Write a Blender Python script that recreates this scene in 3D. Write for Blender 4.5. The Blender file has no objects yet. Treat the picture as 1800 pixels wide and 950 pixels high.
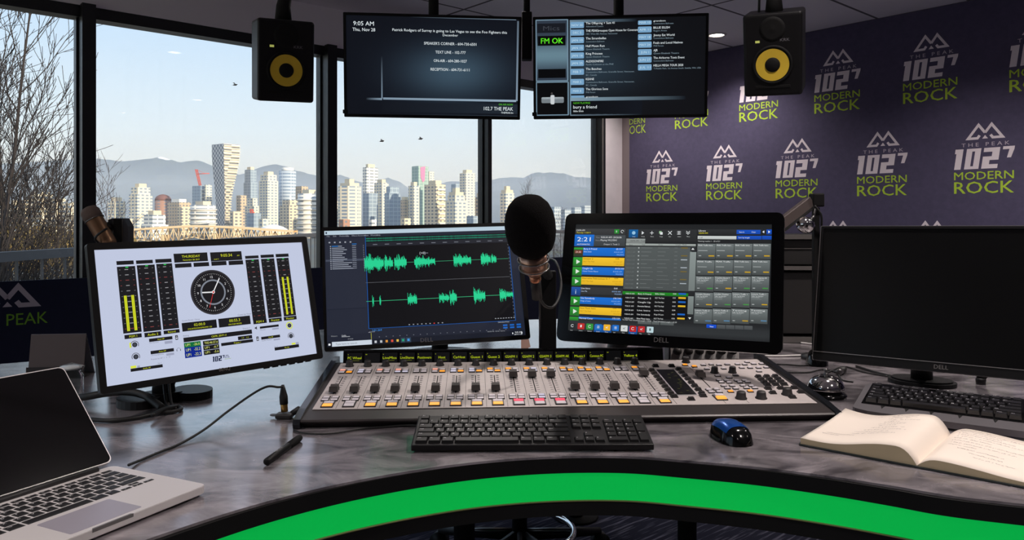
import bpy, bmesh, math, random
from math import sin, cos, pi, radians, sqrt, atan2
from mathutils import Vector, Matrix, noise

# ------------------------------------------------------------------ camera, sky, sun, exposure
SC = bpy.context.scene
COL = SC.collection
F, CX, HY, EYE, DESK = 1343.0, 900.0, 390.0, 1.16, 0.75
cam_d = bpy.data.cameras.new('camera'); cam = bpy.data.objects.new('camera', cam_d); COL.objects.link(cam)
cam.location = (0, 0, EYE); cam.rotation_euler = (pi / 2, 0, 0)
cam_d.sensor_width = 36; cam_d.lens = F * 36 / 1800; cam_d.shift_y = -(475 - HY) / 1800
cam_d.clip_start = 0.05; cam_d.clip_end = 60000
SC.camera = cam
SC.view_settings.view_transform = 'Standard'; SC.view_settings.look = 'None'
SC.view_settings.gamma = 1; SC.view_settings.exposure = 0.0; SC.view_settings.use_curve_mapping = False
SC.cycles.use_denoising = True
SC.cycles.sample_clamp_indirect = 4; SC.cycles.max_bounces = 8; SC.cycles.transparent_max_bounces = 24
SC.cycles.caustics_reflective = False; SC.cycles.caustics_refractive = False

def lin(c):
    return tuple((x / 12.92 if x <= .04045 else ((x + .055) / 1.055) ** 2.4) for x in [v / 255 for v in c[:3]])
def lin4(c): return lin(c) + (1.0,)

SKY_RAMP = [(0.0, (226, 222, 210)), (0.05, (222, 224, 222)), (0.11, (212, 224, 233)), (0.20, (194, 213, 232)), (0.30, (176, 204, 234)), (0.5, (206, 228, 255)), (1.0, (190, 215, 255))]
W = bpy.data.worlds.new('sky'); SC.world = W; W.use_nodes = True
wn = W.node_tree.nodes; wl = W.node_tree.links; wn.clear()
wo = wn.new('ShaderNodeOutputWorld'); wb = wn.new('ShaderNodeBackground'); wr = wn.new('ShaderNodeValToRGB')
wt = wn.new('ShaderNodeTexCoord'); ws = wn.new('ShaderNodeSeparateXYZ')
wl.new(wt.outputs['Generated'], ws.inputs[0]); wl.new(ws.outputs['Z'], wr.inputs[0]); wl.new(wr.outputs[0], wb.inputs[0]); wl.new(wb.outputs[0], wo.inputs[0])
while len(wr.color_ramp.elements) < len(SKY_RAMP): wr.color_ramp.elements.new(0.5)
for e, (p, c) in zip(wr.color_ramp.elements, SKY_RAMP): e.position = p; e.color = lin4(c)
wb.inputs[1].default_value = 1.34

SUN_DIR = Vector((0.80, -0.52, 0.24)).normalized()      # towards the low morning sun, behind and to the right
sd = bpy.data.lights.new('sun', 'SUN'); sd.energy = 6.6; sd.color = (1.0, 0.82, 0.60); sd.angle = radians(0.6)
so = bpy.data.objects.new('sun', sd); COL.objects.link(so)
so.rotation_euler = SUN_DIR.to_track_quat('Z', 'Y').to_euler()

LAMP_W = 26.0            # each ceiling downlight
LAMP_C = (1.0, 0.91, 0.86)
SCREEN = 0.95

# ------------------------------------------------------------------ geometry helpers
def at(px, py, Y): return Vector(((px - CX) / F * Y, Y, EYE - (py - HY) / F * Y))
def on_z(px, py, z):
    Y = F * (EYE - z) / (py - HY); return Vector(((px - CX) / F * Y, Y, z))
def on_desk(px, py, dz=0.0): return on_z(px, py, DESK + dz)
def on_plane(px, py, p0, n):
    d = Vector(((px - CX) / F, 1.0, -(py - HY) / F)); o = Vector((0, 0, EYE))
    return o + d * ((p0 - o).dot(n) / d.dot(n))
def frame(o, x, z):
    x = Vector(x).normalized(); z = Vector(z); z = (z - x * z.dot(x)).normalized(); y = z.cross(x)
    M = Matrix((x, y, z)).transposed().to_4x4(); M.translation = Vector(o); return M
def yawM(o, deg): return Matrix.Translation(Vector(o)) @ Matrix.Rotation(radians(deg), 4, 'Z')

class MB:
    def __init__(s, M=None): s.v = []; s.f = []; s.m = []; s.s = []; s.M = M or Matrix()
    def add(s, vs, fs, m=0, smooth=False):
        b = len(s.v); s.v += [tuple(s.M @ Vector(v)) for v in vs]
        for f in fs: s.f.append(tuple(b + i for i in f)); s.m.append(m); s.s.append(smooth)
        return s
    def box(s, x0, x1, y0, y1, z0, z1, m=0, bev=0, seg=2):
        if bev <= 0:
            vs = [(x, y, z) for z in (z0, z1) for y in (y0, y1) for x in (x0, x1)]
            return s.add(vs, [(0, 2, 3, 1), (4, 5, 7, 6), (0, 1, 5, 4), (2, 6, 7, 3), (0, 4, 6, 2), (1, 3, 7, 5)], m)
        bm = bmesh.new(); bmesh.ops.create_cube(bm, size=1)
        for v in bm.verts: v.co = Vector(((x0 + x1) / 2 + v.co.x * (x1 - x0), (y0 + y1) / 2 + v.co.y * (y1 - y0), (z0 + z1) / 2 + v.co.z * (z1 - z0)))
        bmesh.ops.bevel(bm, geom=bm.edges[:], offset=bev, segments=seg, affect='EDGES', profile=.5)
        bm.verts.index_update(); s.add([v.co[:] for v in bm.verts], [[v.index for v in f.verts] for f in bm.faces], m); bm.free(); return s
    def lathe(s, prof, o=(0, 0, 0), axis=(0, 0, 1), n=24, m=0, smooth=True, cap=True):
        ax = Vector(axis).normalized(); t = ax.orthogonal().normalized(); u = ax.cross(t); o = Vector(o); vs = []; fs = []
        for r, h in prof:
            for k in range(n):
                a = 2 * pi * k / n; vs.append(o + ax * h + (t * cos(a) + u * sin(a)) * r)
        for j in range(len(prof) - 1):
            for k in range(n):
                k2 = (k + 1) % n; fs.append((j * n + k, j * n + k2, (j + 1) * n + k2, (j + 1) * n + k))
        if cap and prof[0][0] > 1e-6: fs.append(tuple(range(n))[::-1])
        if cap and prof[-1][0] > 1e-6: fs.append(tuple((len(prof) - 1) * n + k for k in range(n)))
        return s.add(vs, fs, m, smooth)
    def cyl(s, p0, p1, r0, r1=None, n=14, m=0, smooth=True):
        p0 = Vector(p0); p1 = Vector(p1); d = p1 - p0
        return s.lathe([(r0, 0), (r0 if r1 is None else r1, d.length)], p0, d, n, m, smooth)
    def tube(s, pts, r, n=8, m=0, closed=False):
        P = [Vector(p) for p in pts]; L = len(P); R = r if isinstance(r, (list, tuple)) else [r] * L
        nrm = None; vs = []; fs = []
        for i in range(L):
            if closed: t = P[(i + 1) % L] - P[i - 1]
            else: t = P[min(i + 1, L - 1)] - P[max(i - 1, 0)]
            t.normalize()
            nrm = t.orthogonal() if nrm is None else (nrm - t * nrm.dot(t))
            nrm.normalize(); b = t.cross(nrm)
            for k in range(n):
                a = 2 * pi * k / n; vs.append(P[i] + (nrm * cos(a) + b * sin(a)) * R[i])
        for i in range(L if closed else L - 1):
            i2 = (i + 1) % L
            for k in range(n):
                k2 = (k + 1) % n; fs.append((i * n + k, i * n + k2, i2 * n + k2, i2 * n + k))
        if not closed: fs += [tuple(range(n))[::-1], tuple((L - 1) * n + k for k in range(n))]
        return s.add(vs, fs, m, True)
    def prism(s, poly, z0, z1, m=0, axis='z'):
        n = len(poly)
        mp = {'z': lambda p, h: (p[0], p[1], h), 'y': lambda p, h: (p[0], h, p[1]), 'x': lambda p, h: (h, p[0], p[1])}[axis]
        vs = [mp(p, z0) for p in poly] + [mp(p, z1) for p in poly]
        fs = [tuple(range(n))[::-1], tuple(range(n, 2 * n))] + [(i, (i + 1) % n, n + (i + 1) % n, n + i) for i in range(n)]
        return s.add(vs, fs, m)
    def key(s, x0, x1, y0, y1, z0, z1, tp=.0014, m=0):
        vs = [(x0, y0, z0), (x1, y0, z0), (x1, y1, z0), (x0, y1, z0), (x0 + tp, y0 + tp, z1), (x1 - tp, y0 + tp, z1), (x1 - tp, y1 - tp, z1), (x0 + tp, y1 - tp, z1)]
        return s.add(vs, [(3, 2, 1, 0), (4, 5, 6, 7), (0, 1, 5, 4), (1, 2, 6, 5), (2, 3, 7, 6), (3, 0, 4, 7)], m)
    def build(s, name, mats, parent=None, M=None, recalc=True):
        me = bpy.data.meshes.new(name); me.from_pydata(s.v, [], s.f)
        for m in (mats if isinstance(mats, (list, tuple)) else [mats]): me.materials.append(m)
        me.polygons.foreach_set('material_index', s.m); me.polygons.foreach_set('use_smooth', s.s)
        if recalc:
            bm = bmesh.new(); bm.from_mesh(me); bmesh.ops.recalc_face_normals(bm, faces=bm.faces[:]); bm.to_mesh(me); bm.free()
        me.update(); o = bpy.data.objects.new(name, me); COL.objects.link(o)
        return place(o, parent, M)
WM = {}
def place(o, parent=None, M=None):
    """M is the world matrix wanted; None = same frame as the parent"""
    if parent is not None:
        o.parent = parent
        if M is not None: o.matrix_basis = WM[parent.name].inverted() @ M
        WM[o.name] = M if M is not None else WM[parent.name]
    else:
        if M is not None: o.matrix_basis = M
        WM[o.name] = M if M is not None else Matrix()
    return o
def tag(o, label=None, cat=None, group=None, kind=None):
    if label: o['label'] = label
    if cat: o['category'] = cat
    if group: o['group'] = group
    if kind: o['kind'] = kind
    return o
def thing(name, label, cat, M=None, group=None):
    o = bpy.data.objects.new(name, None); COL.objects.link(o); o.empty_display_size = .05
    place(o, None, M if isinstance(M, Matrix) else Matrix.Translation(Vector(M or (0, 0, 0))))
    return tag(o, label, cat, group)
def struct(o): o['kind'] = 'structure'; return o
def spline(P, n=8, closed=False):
    P = [Vector(p) for p in P]; L = len(P); out = []
    for i in range(L if closed else L - 1):
        g = (lambda k: P[k % L]) if closed else (lambda k: P[max(0, min(L - 1, k))])
        a, b, c, d = g(i - 1), g(i), g(i + 1), g(i + 2)
        for k in range(n):
            t = k / n; out.append(.5 * ((2 * b) + (c - a) * t + (2 * a - 5 * b + 4 * c - d) * t * t + (3 * b - a - 3 * c + d) * t ** 3))
    if not closed: out.append(P[-1])
    return out

# ------------------------------------------------------------------ materials
MATS = {}
def mat(name, col, rough=.5, metal=0., var=0., vscale=8., bump=0., bscale=200., coat=0., spec=.5, emit=None, es=1., col2=None, alpha=None):
    if name in MATS: return MATS[name]
    m = bpy.data.materials.new(name); m.use_nodes = True; nt = m.node_tree; b = nt.nodes['Principled BSDF']; N = nt.nodes.new; L = nt.links.new
    b.inputs['Base Color'].default_value = lin4(col); b.inputs['Roughness'].default_value = rough; b.inputs['Metallic'].default_value = metal
    b.inputs['Coat Weight'].default_value = coat; b.inputs['Specular IOR Level'].default_value = spec
    tc = N('ShaderNodeTexCoord')
    if var or col2:
        nz = N('ShaderNodeTexNoise'); nz.inputs['Scale'].default_value = vscale; nz.inputs['Detail'].default_value = 6; L(tc.outputs['Object'], nz.inputs['Vector'])
        rp = N('ShaderNodeValToRGB'); rp.color_ramp.elements[0].position = .32; rp.color_ramp.elements[1].position = .7
        c2 = col2 or tuple(min(255, c * (1 + var)) for c in col); c1 = col if col2 else tuple(c * (1 - var) for c in col)
        rp.color_ramp.elements[0].color = lin4(c1); rp.color_ramp.elements[1].color = lin4(c2)
        L(nz.outputs['Fac'], rp.inputs[0]); L(rp.outputs[0], b.inputs['Base Color'])
    if bump:
        nb = N('ShaderNodeTexNoise'); nb.inputs['Scale'].default_value = bscale; nb.inputs['Detail'].default_value = 3; L(tc.outputs['Object'], nb.inputs['Vector'])
        bp = N('ShaderNodeBump'); bp.inputs['Strength'].default_value = bump; bp.inputs['Distance'].default_value = .002; L(nb.outputs['Fac'], bp.inputs['Height']); L(bp.outputs[0], b.inputs['Normal'])
    if emit: b.inputs['Emission Color'].default_value = lin4(emit); b.inputs['Emission Strength'].default_value = es
    MATS[name] = m; return m
def attr_mat(name, emission):
    m = bpy.data.materials.new(name); m.use_nodes = True; nt = m.node_tree; b = nt.nodes['Principled BSDF']
    a = nt.nodes.new('ShaderNodeAttribute'); a.attribute_name = 'Ink'
    if emission:
        b.inputs['Base Color'].default_value = (.006, .006, .007, 1); b.inputs['Roughness'].default_value = .35; b.inputs['Specular IOR Level'].default_value = .25
        nt.links.new(a.outputs['Color'], b.inputs['Emission Color']); b.inputs['Emission Strength'].default_value = emission
    else:
        nt.links.new(a.outputs['Color'], b.inputs['Base Color']); b.inputs['Roughness'].default_value = .75; b.inputs['Specular IOR Level'].default_value = .2
    return m
M_screen = attr_mat('lit_screen', SCREEN); M_print = attr_mat('printed_ink', 0)
M_black = mat('black_plastic', (15, 14, 16), .45, bump=.15, bscale=900, spec=.25)
M_blackgloss = mat('black_gloss', (9, 9, 10), .14, spec=.3)
M_matt = mat('matt_black', (14, 13, 14), .75, spec=.25)
M_dark = mat('dark_grey_plastic', (34, 32, 33), .5)
M_grey = mat('grey_plastic', (90, 88, 90), .5)
M_alu = mat('aluminium', (226, 220, 220), .42, .25)
M_chrome = mat('chrome', (225, 222, 220), .08, 1.)
M_steel = mat('brushed_steel', (120, 118, 118), .3, .9)
M_rubber = mat('cable_rubber', (14, 14, 15), .55)
M_white = mat('white_plastic', (215, 210, 208), .5)
M_glass = None
def glass_mat(name, tint, refl=1.0):
    m = bpy.data.materials.new(name); m.use_nodes = True; nt = m.node_tree; nt.nodes.clear(); N = nt.nodes.new; L = nt.links.new
    o = N('ShaderNodeOutputMaterial'); mx = N('ShaderNodeMixShader'); t = N('ShaderNodeBsdfTransparent'); g = N('ShaderNodeBsdfGlossy'); f = N('ShaderNodeFresnel')
    t.inputs[0].default_value = lin4(tint); g.inputs['Roughness'].default_value = 0.0; f.inputs[0].default_value = 1.3
    L(f.outputs[0], mx.inputs[0]); L(t.outputs[0], mx.inputs[1]); L(g.outputs[0], mx.inputs[2]); L(mx.outputs[0], o.inputs[0]); return m
M_pane = glass_mat('window_glass', (250, 252, 252))
M_jar = glass_mat('jar_glass', (225, 232, 232))

# ------------------------------------------------------------------ flat lettering and graphics
_tc = {}
def glyphs(txt):
    if txt in _tc: return _tc[txt]
    cu = bpy.data.curves.new('type', 'FONT'); cu.body = txt; cu.resolution_u = 2; cu.fill_mode = 'FRONT'
    ob = bpy.data.objects.new('type', cu); COL.objects.link(ob)
    dg = bpy.context.evaluated_depsgraph_get(); me = ob.evaluated_get(dg).to_mesh()
    vs = [(v.co.x, v.co.y) for v in me.vertices]; fs = [tuple(p.vertices) for p in me.polygons]
    ob.evaluated_get(dg).to_mesh_clear(); bpy.data.objects.remove(ob); bpy.data.curves.remove(cu)
    if vs:
        x0 = min(v[0] for v in vs); x1 = max(v[0] for v in vs)
    else: x0, x1 = 0, 1
    _tc[txt] = (vs, fs, x0, x1); return _tc[txt]
CAPH = .70
class Canvas:
    """flat graphics in the local x,z plane (y is depth, the viewer at -y)"""
    STEP = .00025
    def __init__(s): s.v = []; s.f = []; s.c = []; s.crop = (0, 0, 1.); s.M = None
    def setq(s, M, ox=0, oy=0, sc=1.): s.M = M; s.Mi = M.inverted(); s.n = M.to_3x3() @ Vector((0, -1, 0)); s.crop = (ox, oy, sc); return s
    def q(s, x, y):
        ox, oy, sc = s.crop; p = s.Mi @ on_plane(ox + x / sc, oy + y / sc, s.M.translation, s.n); return (p.x, p.z)
    def poly(s, pts, col, l=1):
        b = len(s.v); s.v += [(p[0], -l * s.STEP, p[1]) for p in pts]; s.f.append(tuple(range(b, b + len(pts)))); 
        c = [lin4(col)] * len(pts) if not isinstance(col, list) else [lin4(k) for k in col]; s.c.append(c)
    def rect(s, x0, z0, x1, z1, col, l=1): s.poly([(x0, z0), (x1, z0), (x1, z1), (x0, z1)], col, l)
    def rq(s, ax, ay, bx, by, col, l=1):
        a = s.q(ax, ay); b = s.q(bx, by); s.rect(a[0], b[1], b[0], a[1], col, l); return a[0], b[1], b[0], a[1]
    def rrect(s, x0, z0, x1, z1, r, col, l=1):
        pts = []
        for cx, cz, a0 in ((x1 - r, z1 - r, 0), (x0 + r, z1 - r, 90), (x0 + r, z0 + r, 180), (x1 - r, z0 + r, 270)):
            for k in range(4): a = radians(a0 + 30 * k); pts.append((cx + r * cos(a), cz + r * sin(a)))
        s.poly(pts, col, l)
    def rrq(s, ax, ay, bx, by, r, col, l=1): a = s.q(ax, ay); b = s.q(bx, by); s.rrect(a[0], b[1], b[0], a[1], r, col, l)
    def disc(s, cx, cz, r, col, l=1, n=28): s.poly([(cx + r * cos(2 * pi * k / n), cz + r * sin(2 * pi * k / n)) for k in range(n)], col, l)
    def ring(s, cx, cz, r0, r1, col, l=1, a0=0, a1=360, n=32):
        for k in range(n):
            A = radians(a0 + (a1 - a0) * k / n); B = radians(a0 + (a1 - a0) * (k + 1) / n)
            s.poly([(cx + r0 * cos(A), cz + r0 * sin(A)), (cx + r1 * cos(A), cz + r1 * sin(A)), (cx + r1 * cos(B), cz + r1 * sin(B)), (cx + r0 * cos(B), cz + r0 * sin(B))], col, l)
    def line(s, a, b, w, col, l=1):
        d = Vector((b[0] - a[0], b[1] - a[1])); 
        if d.length < 1e-9: return
        n = Vector((-d.y, d.x)).normalized() * w / 2
        s.poly([(a[0] + n.x, a[1] + n.y), (a[0] - n.x, a[1] - n.y), (b[0] - n.x, b[1] - n.y), (b[0] + n.x, b[1] + n.y)], col, l)
    def stroke(s, P, w, col, l=1, closed=False):
        P = [Vector(p) for p in P]; L = len(P); A = []; B = []
        for i in range(L):
            d0 = (P[i] - P[i - 1]) if (i or closed) else (P[1] - P[0]); d1 = (P[(i + 1) % L] - P[i]) if (i < L - 1 or closed) else d0
            d0 = d0.normalized(); d1 = d1.normalized(); n0 = Vector((-d0.y, d0.x)); n1 = Vector((-d1.y, d1.x)); m = n0 + n1
            m = m.normalized() if m.length > 1e-6 else n0
            k = w / 2 / max(.35, m.dot(n0)); A.append(P[i] + m * k); B.append(P[i] - m * k)
        for i in range(L if closed else L - 1): j = (i + 1) % L; s.poly([A[i], B[i], B[j], A[j]], col, l)
    def text(s, t, x, z, cap, col, l=3, align='l', width=None, lean=0, stretch=1.):
        if not t.strip(): return
        vs, fs, x0, x1 = glyphs(t); k = cap / CAPH; kx = k * stretch
        if width: kx = width / max(1e-6, x1 - x0)
        w = (x1 - x0) * kx; ox = x - {'l': 0, 'c': w / 2, 'r': w}[align]
        b = len(s.v); s.v += [(ox + (vx - x0) * kx + lean * vy * k, -l * s.STEP, z + vy * k) for vx, vy in vs]; c = lin4(col)
        for f in fs: s.f.append(tuple(b + i for i in f)); s.c.append([c] * len(f))
    def tq(s, t, px, py, cap, col, l=3, align='l', width=None):
        """px,py = baseline anchor in the crop, cap and width in crop pixels"""
        a = s.q(px, py); b = s.q(px, py - cap); wd = None
        if width: c = s.q(px + width, py); wd = abs(c[0] - a[0])
        s.text(t, a[0], a[1], b[1] - a[1], col, l, align, wd)
    def grad(s, x0, z0, x1, z1, fn, nx=24, nz=14, l=0):
        for i in range(nx):
            for j in range(nz):
                u = [i / nx, (i + 1) / nx]; v = [j / nz, (j + 1) / nz]
                pts = [(u[0], v[0]), (u[1], v[0]), (u[1], v[1]), (u[0], v[1])]
                s.poly([(x0 + (x1 - x0) * a, z0 + (z1 - z0) * b) for a, b in pts], [fn(a, b) for a, b in pts], l)
    def build(s, name, parent, M, m):
        me = bpy.data.meshes.new(name); me.from_pydata(s.v, [], s.f); me.materials.append(m)
        at_ = me.color_attributes.new('Ink', 'FLOAT_COLOR', 'CORNER'); flat = []
        for cc in s.c:
            for c in cc: flat += c
        at_.data.foreach_set('color', flat); me.update()
        o = bpy.data.objects.new(name, me); COL.objects.link(o); return place(o, parent, M)

def mountain_mark(c, cx, z0, w, h, col, l=1, sw=.085):
    """the two-peak outline: w overall width, h height, base at z0"""
    k = w / 2
    for sg in (-1, 1):
        T = lambda p: (cx + sg * p[0] * k, z0 + (1 - p[1]) * h)
        c.stroke([T(p) for p in ((0, .60), (.36, .05), (.95, .95), (.42, .95), (.30, .76))], sw * w * .9, col, l)
    c.poly([(cx, z0 + .24 * h), (cx - .16 * k, z0), (cx + .16 * k, z0)], col, l)
def block_102(c, x, z, w, h, col, l=1, lean=.14, seven=True):
    """heavy slanted 102 with a raised 7; w is the width of 102 without the 7"""
    T = lambda p: (x + p[0] * w + lean * p[1] * h, z + p[1] * h)
    c.poly([T(p) for p in ((.0, 0), (.17, 0), (.17, 1), (.0, 1))], col, l)
    c.poly([T(p) for p in ((-.04, .78), (.0, .78), (.0, 1), (-.04, 1))], col, l)
    for a in (((.26, 0), (.41, 0), (.41, 1), (.26, 1)), ((.48, 0), (.63, 0), (.63, 1), (.48, 1)), ((.41, 0), (.48, 0), (.48, .14), (.41, .14)), ((.41, .86), (.48, .86), (.48, 1), (.41, 1))): c.poly([T(p) for p in a], col, l)
    for a in (((.70, .80), (1.1, .80), (1.1, 1), (.70, 1)), ((.92, .58), (1.1, .58), (1.1, .80), (.92, .80)), ((.70, .40), (1.1, .40), (1.1, .58), (.70, .58)), ((.70, .2), (.88, .2), (.88, .40), (.70, .40)), ((.70, 0), (1.1, 0), (1.1, .2), (.70, .2))): c.poly([T(p) for p in a], col, l)
    if seven:
        for a in (((1.17, .88), (1.45, .88), (1.45, 1.02), (1.17, 1.02)), ((1.30, .48), (1.40, .48), (1.45, .88), (1.33, .88))): c.poly([T(p) for p in a], col, l)

# ================================================================== ROOM
U = Vector((.749, .662, 0)).normalized(); V = Vector((U.y, -U.x, 0)); K = Vector((1.0846, 7.4695, 0)); CEIL = 2.66
WF = frame(K, U, (0, 0, 1))        # window wall: x to the right, y outward, x = 0 at the far corner
RF = frame(K, V, (0, 0, 1))        # mural wall: x towards the viewer
def room(s, t, z=0): p = K - U * s + V * t; return Vector((p.x, p.y, z))
M_wall = mat('painted_wall', (226, 218, 222), .8, var=.02, bump=.1, bscale=300)
M_wallgrey = mat('grey_wall_paint', (168, 164, 168), .85, bump=.1, bscale=300)
M_soffit = mat('soffit_paint', (236, 230, 236), .8, bump=.1, bscale=300)
M_frame = mat('window_frame_black', (20, 21, 25), .4)
GL = 2.322

# ceiling: mineral tiles in a lay-in grid
M_ceil = bpy.data.materials.new('ceiling_tiles'); M_ceil.use_nodes = True
nt = M_ceil.node_tree; bs = nt.nodes['Principled BSDF']; bs.inputs['Roughness'].default_value = .9
tc = nt.nodes.new('ShaderNodeTexCoord'); br = nt.nodes.new('ShaderNodeTexBrick'); br.offset = 0
for k, v in (('Color1', (234, 228, 232)), ('Color2', (231, 225, 230)), ('Mortar', (96, 90, 94))): br.inputs[k].default_value = lin4(v)
br.inputs['Scale'].default_value = 1; br.inputs['Mortar Size'].default_value = .011; br.inputs['Brick Width'].default_value = 1.22; br.inputs['Row Height'].default_value = .61
nt.links.new(tc.outputs['Object'], br.inputs['Vector']); nz = nt.nodes.new('ShaderNodeTexNoise'); nz.inputs['Scale'].default_value = 120
bp = nt.nodes.new('ShaderNodeBump'); bp.inputs['Strength'].default_value = .2; bp.inputs['Distance'].default_value = .003
nt.links.new(tc.outputs['Object'], nz.inputs['Vector']); nt.links.new(nz.outputs['Fac'], bp.inputs['Height']); nt.links.new(bp.outputs[0], bs.inputs['Normal']); nt.links.new(br.outputs['Color'], bs.inputs['Base Color'])
struct(MB().box(-8.2, .25, -8.4, .25, CEIL, CEIL + .25).build('ceiling', M_ceil, None, WF))

# floor: dark carpet with fine pale diagonal streaks
M_carpet = bpy.data.materials.new('carpet'); M_carpet.use_nodes = True
nt = M_carpet.node_tree; bs = nt.nodes['Principled BSDF']; bs.inputs['Roughness'].default_value = .95; bs.inputs['Specular IOR Level'].default_value = .1
tc = nt.nodes.new('ShaderNodeTexCoord'); mp = nt.nodes.new('ShaderNodeMapping'); mp.inputs['Scale'].default_value = (6, 75, 1); mp.inputs['Rotation'].default_value = (0, 0, .15)
nz = nt.nodes.new('ShaderNodeTexNoise'); nz.inputs['Scale'].default_value = 1.; nz.inputs['Detail'].default_value = 3; rp = nt.nodes.new('ShaderNodeValToRGB')
rp.color_ramp.elements[0].position = .52; rp.color_ramp.elements[0].color = lin4((50, 50, 66)); rp.color_ramp.elements[1].position = .72; rp.color_ramp.elements[1].color = lin4((140, 136, 152))
nt.links.new(tc.outputs['Object'], mp.inputs[0]); nt.links.new(mp.outputs[0], nz.inputs['Vector']); nt.links.new(nz.outputs['Fac'], rp.inputs[0]); nt.links.new(rp.outputs[0], bs.inputs['Base Color'])
struct(MB().box(-8.2, .25, -8.4, .25, -.2, 0).build('floor', M_carpet, None, WF))

struct(MB().box(-.05, 8.4, 0, .25, 0, CEIL).build('wall_right', M_wallgrey, None, RF))
LFR = frame(K - U * 8.06, -V, (0, 0, 1))      # left-hand wall, glazed like the window wall
struct(MB().box(-8.4, .1, 0, .15, 0, .60).box(-8.4, .1, 0, .15, GL + .07, CEIL).box(-8.4, -3.85, 0, .15, .6, GL + .07).build('wall_left', M_wallgrey, None, LFR))
for i in range(2):
    a, b = -.1 - 1.875 * (i + 1), -.1 - 1.875 * i
    w = struct(MB().box(a - .03, a + .03, -.04, .09, .60, GL + .07).box(a, b, -.015, .09, GL, GL + .07).box(a, b, -.03, .09, .60, .66).box(b - .03, b + .03, -.04, .09, .60, GL + .07).build('window_%d' % (i + 6), M_frame, None, LFR))
    MB().box(a + .03, b - .03, .045, .053, .66, GL).build('glass_pane', M_pane, w)
struct(MB().box(-8.2, .25, -8.4, -8.2, 0, CEIL).build('wall_behind', M_wallgrey, None, WF))
# window wall: low wall, soffit above the glass, white pier in the corner
struct(MB().box(-8.06, -.30, 0, .15, 0, .60).build('wall_window', M_wallgrey, None, WF))
struct(MB().box(-8.06, 0, -.012, .15, 2.392, CEIL).box(-8.06, 0, -.022, -.012, 2.388, 2.412).build('trim_1', M_soffit, None, WF))
struct(MB().box(-.30, 0, 0, .15, 0, 2.392).build('trim_2', M_wall, None, WF))
struct(MB().box(0, .092, -.012, 0, 0, CEIL).build('trim_3', mat('corner_trim_paint', (128, 116, 118), .7), None, RF))
GL = 2.322
mull = [(-.335, .05, .10), (-1.725, .040, .09), (-3.175, .072, .12), (-4.692, .07, .12), (-6.2, .07, .12), (-7.7, .07, .12)]
for i in range(len(mull) - 1):
    (xr, wr_, dr), (xl, wl_, dl) = mull[i], mull[i + 1]
    m = MB(); m.box(xr - wr_ / 2, xr + wr_ / 2, .05 - dr, .09, .60, 2.392)
    if i == len(mull) - 2: m.box(xl - wl_ / 2, xl + wl_ / 2, .05 - dl, .09, .60, 2.392)
    a, b = xl + wl_ / 2, xr - wr_ / 2
    m.box(a, b, -.015, .09, GL, 2.392); m.box(a, b, -.03, .09, .60, .66)
    if i == 0: m.box(a + .03, a + .075, .08, .15, .66, GL)          # sash of the opening light beside the mullion
    m.box(b - .012, b, .02, .08, .66, GL); m.box(a, a + .012, .02, .08, .66, GL)
    w = struct(m.build('window_%d' % (i + 1), M_frame, None, WF))
    g = MB().box(a, b, .045, .053, .66, GL).build('glass_pane', M_pane, w)
    if i == 0:
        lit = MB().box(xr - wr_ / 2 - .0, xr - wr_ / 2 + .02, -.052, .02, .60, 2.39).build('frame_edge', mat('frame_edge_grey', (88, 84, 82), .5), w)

# downlights
def downlight(p, label=None, pw=1.0):
    r = thing('ceiling_light', label or 'round recessed ceiling downlight', 'light', Matrix.Translation(Vector((p[0], p[1], CEIL))), 'recessed ceiling downlights')
    MB().lathe([(.078, -.004), (.066, -.012), (.056, -.004), (.056, -.001), (.078, -.001), (.078, -.004)], n=28, cap=False).build('trim_ring', M_white, r)
    MB().lathe([(0.0, -.003), (.055, -.003)], n=24).build('lamp_face', mat('lamp_face', (255, 240, 225), .5, emit=(255, 244, 232), es=14.), r)
    l = bpy.data.lights.new('downlight', 'SPOT'); l.energy = LAMP_W * 4 * pw; l.color = LAMP_C; l.spot_size = radians(128); l.spot_blend = .9; l.shadow_soft_size = .05
    o = bpy.data.objects.new('downlight', l); COL.objects.link(o); place(o, r, WM[r.name] @ Matrix.Translation((0, 0, -.03)))
downlight((1.64, 6.12), 'small bright round ceiling downlight between the hanging screen and the yellow-ring loudspeaker', .6)
downlight((1.02, 6.72), 'added unseen ceiling downlight hidden behind the screen with the concert dates', .6)  # lamp out of sight, added to brighten the white corner pier
for p in ((1.0, 1.75), (2.3, 2.4), (1.5, .2), (-1.5, .2), (3.3, 3.6), (.2, -1.2), (3.2, .8), (-.2, 3.6), (2.5, 4.45)):  # unseen lamps, added to lift the light on room and mural
    downlight(p, 'added unseen ceiling downlight above the room, outside the picture', {(3.3, 3.6): 1.3, (2.5, 4.45): .6}.get(p, 1.0))

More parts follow.
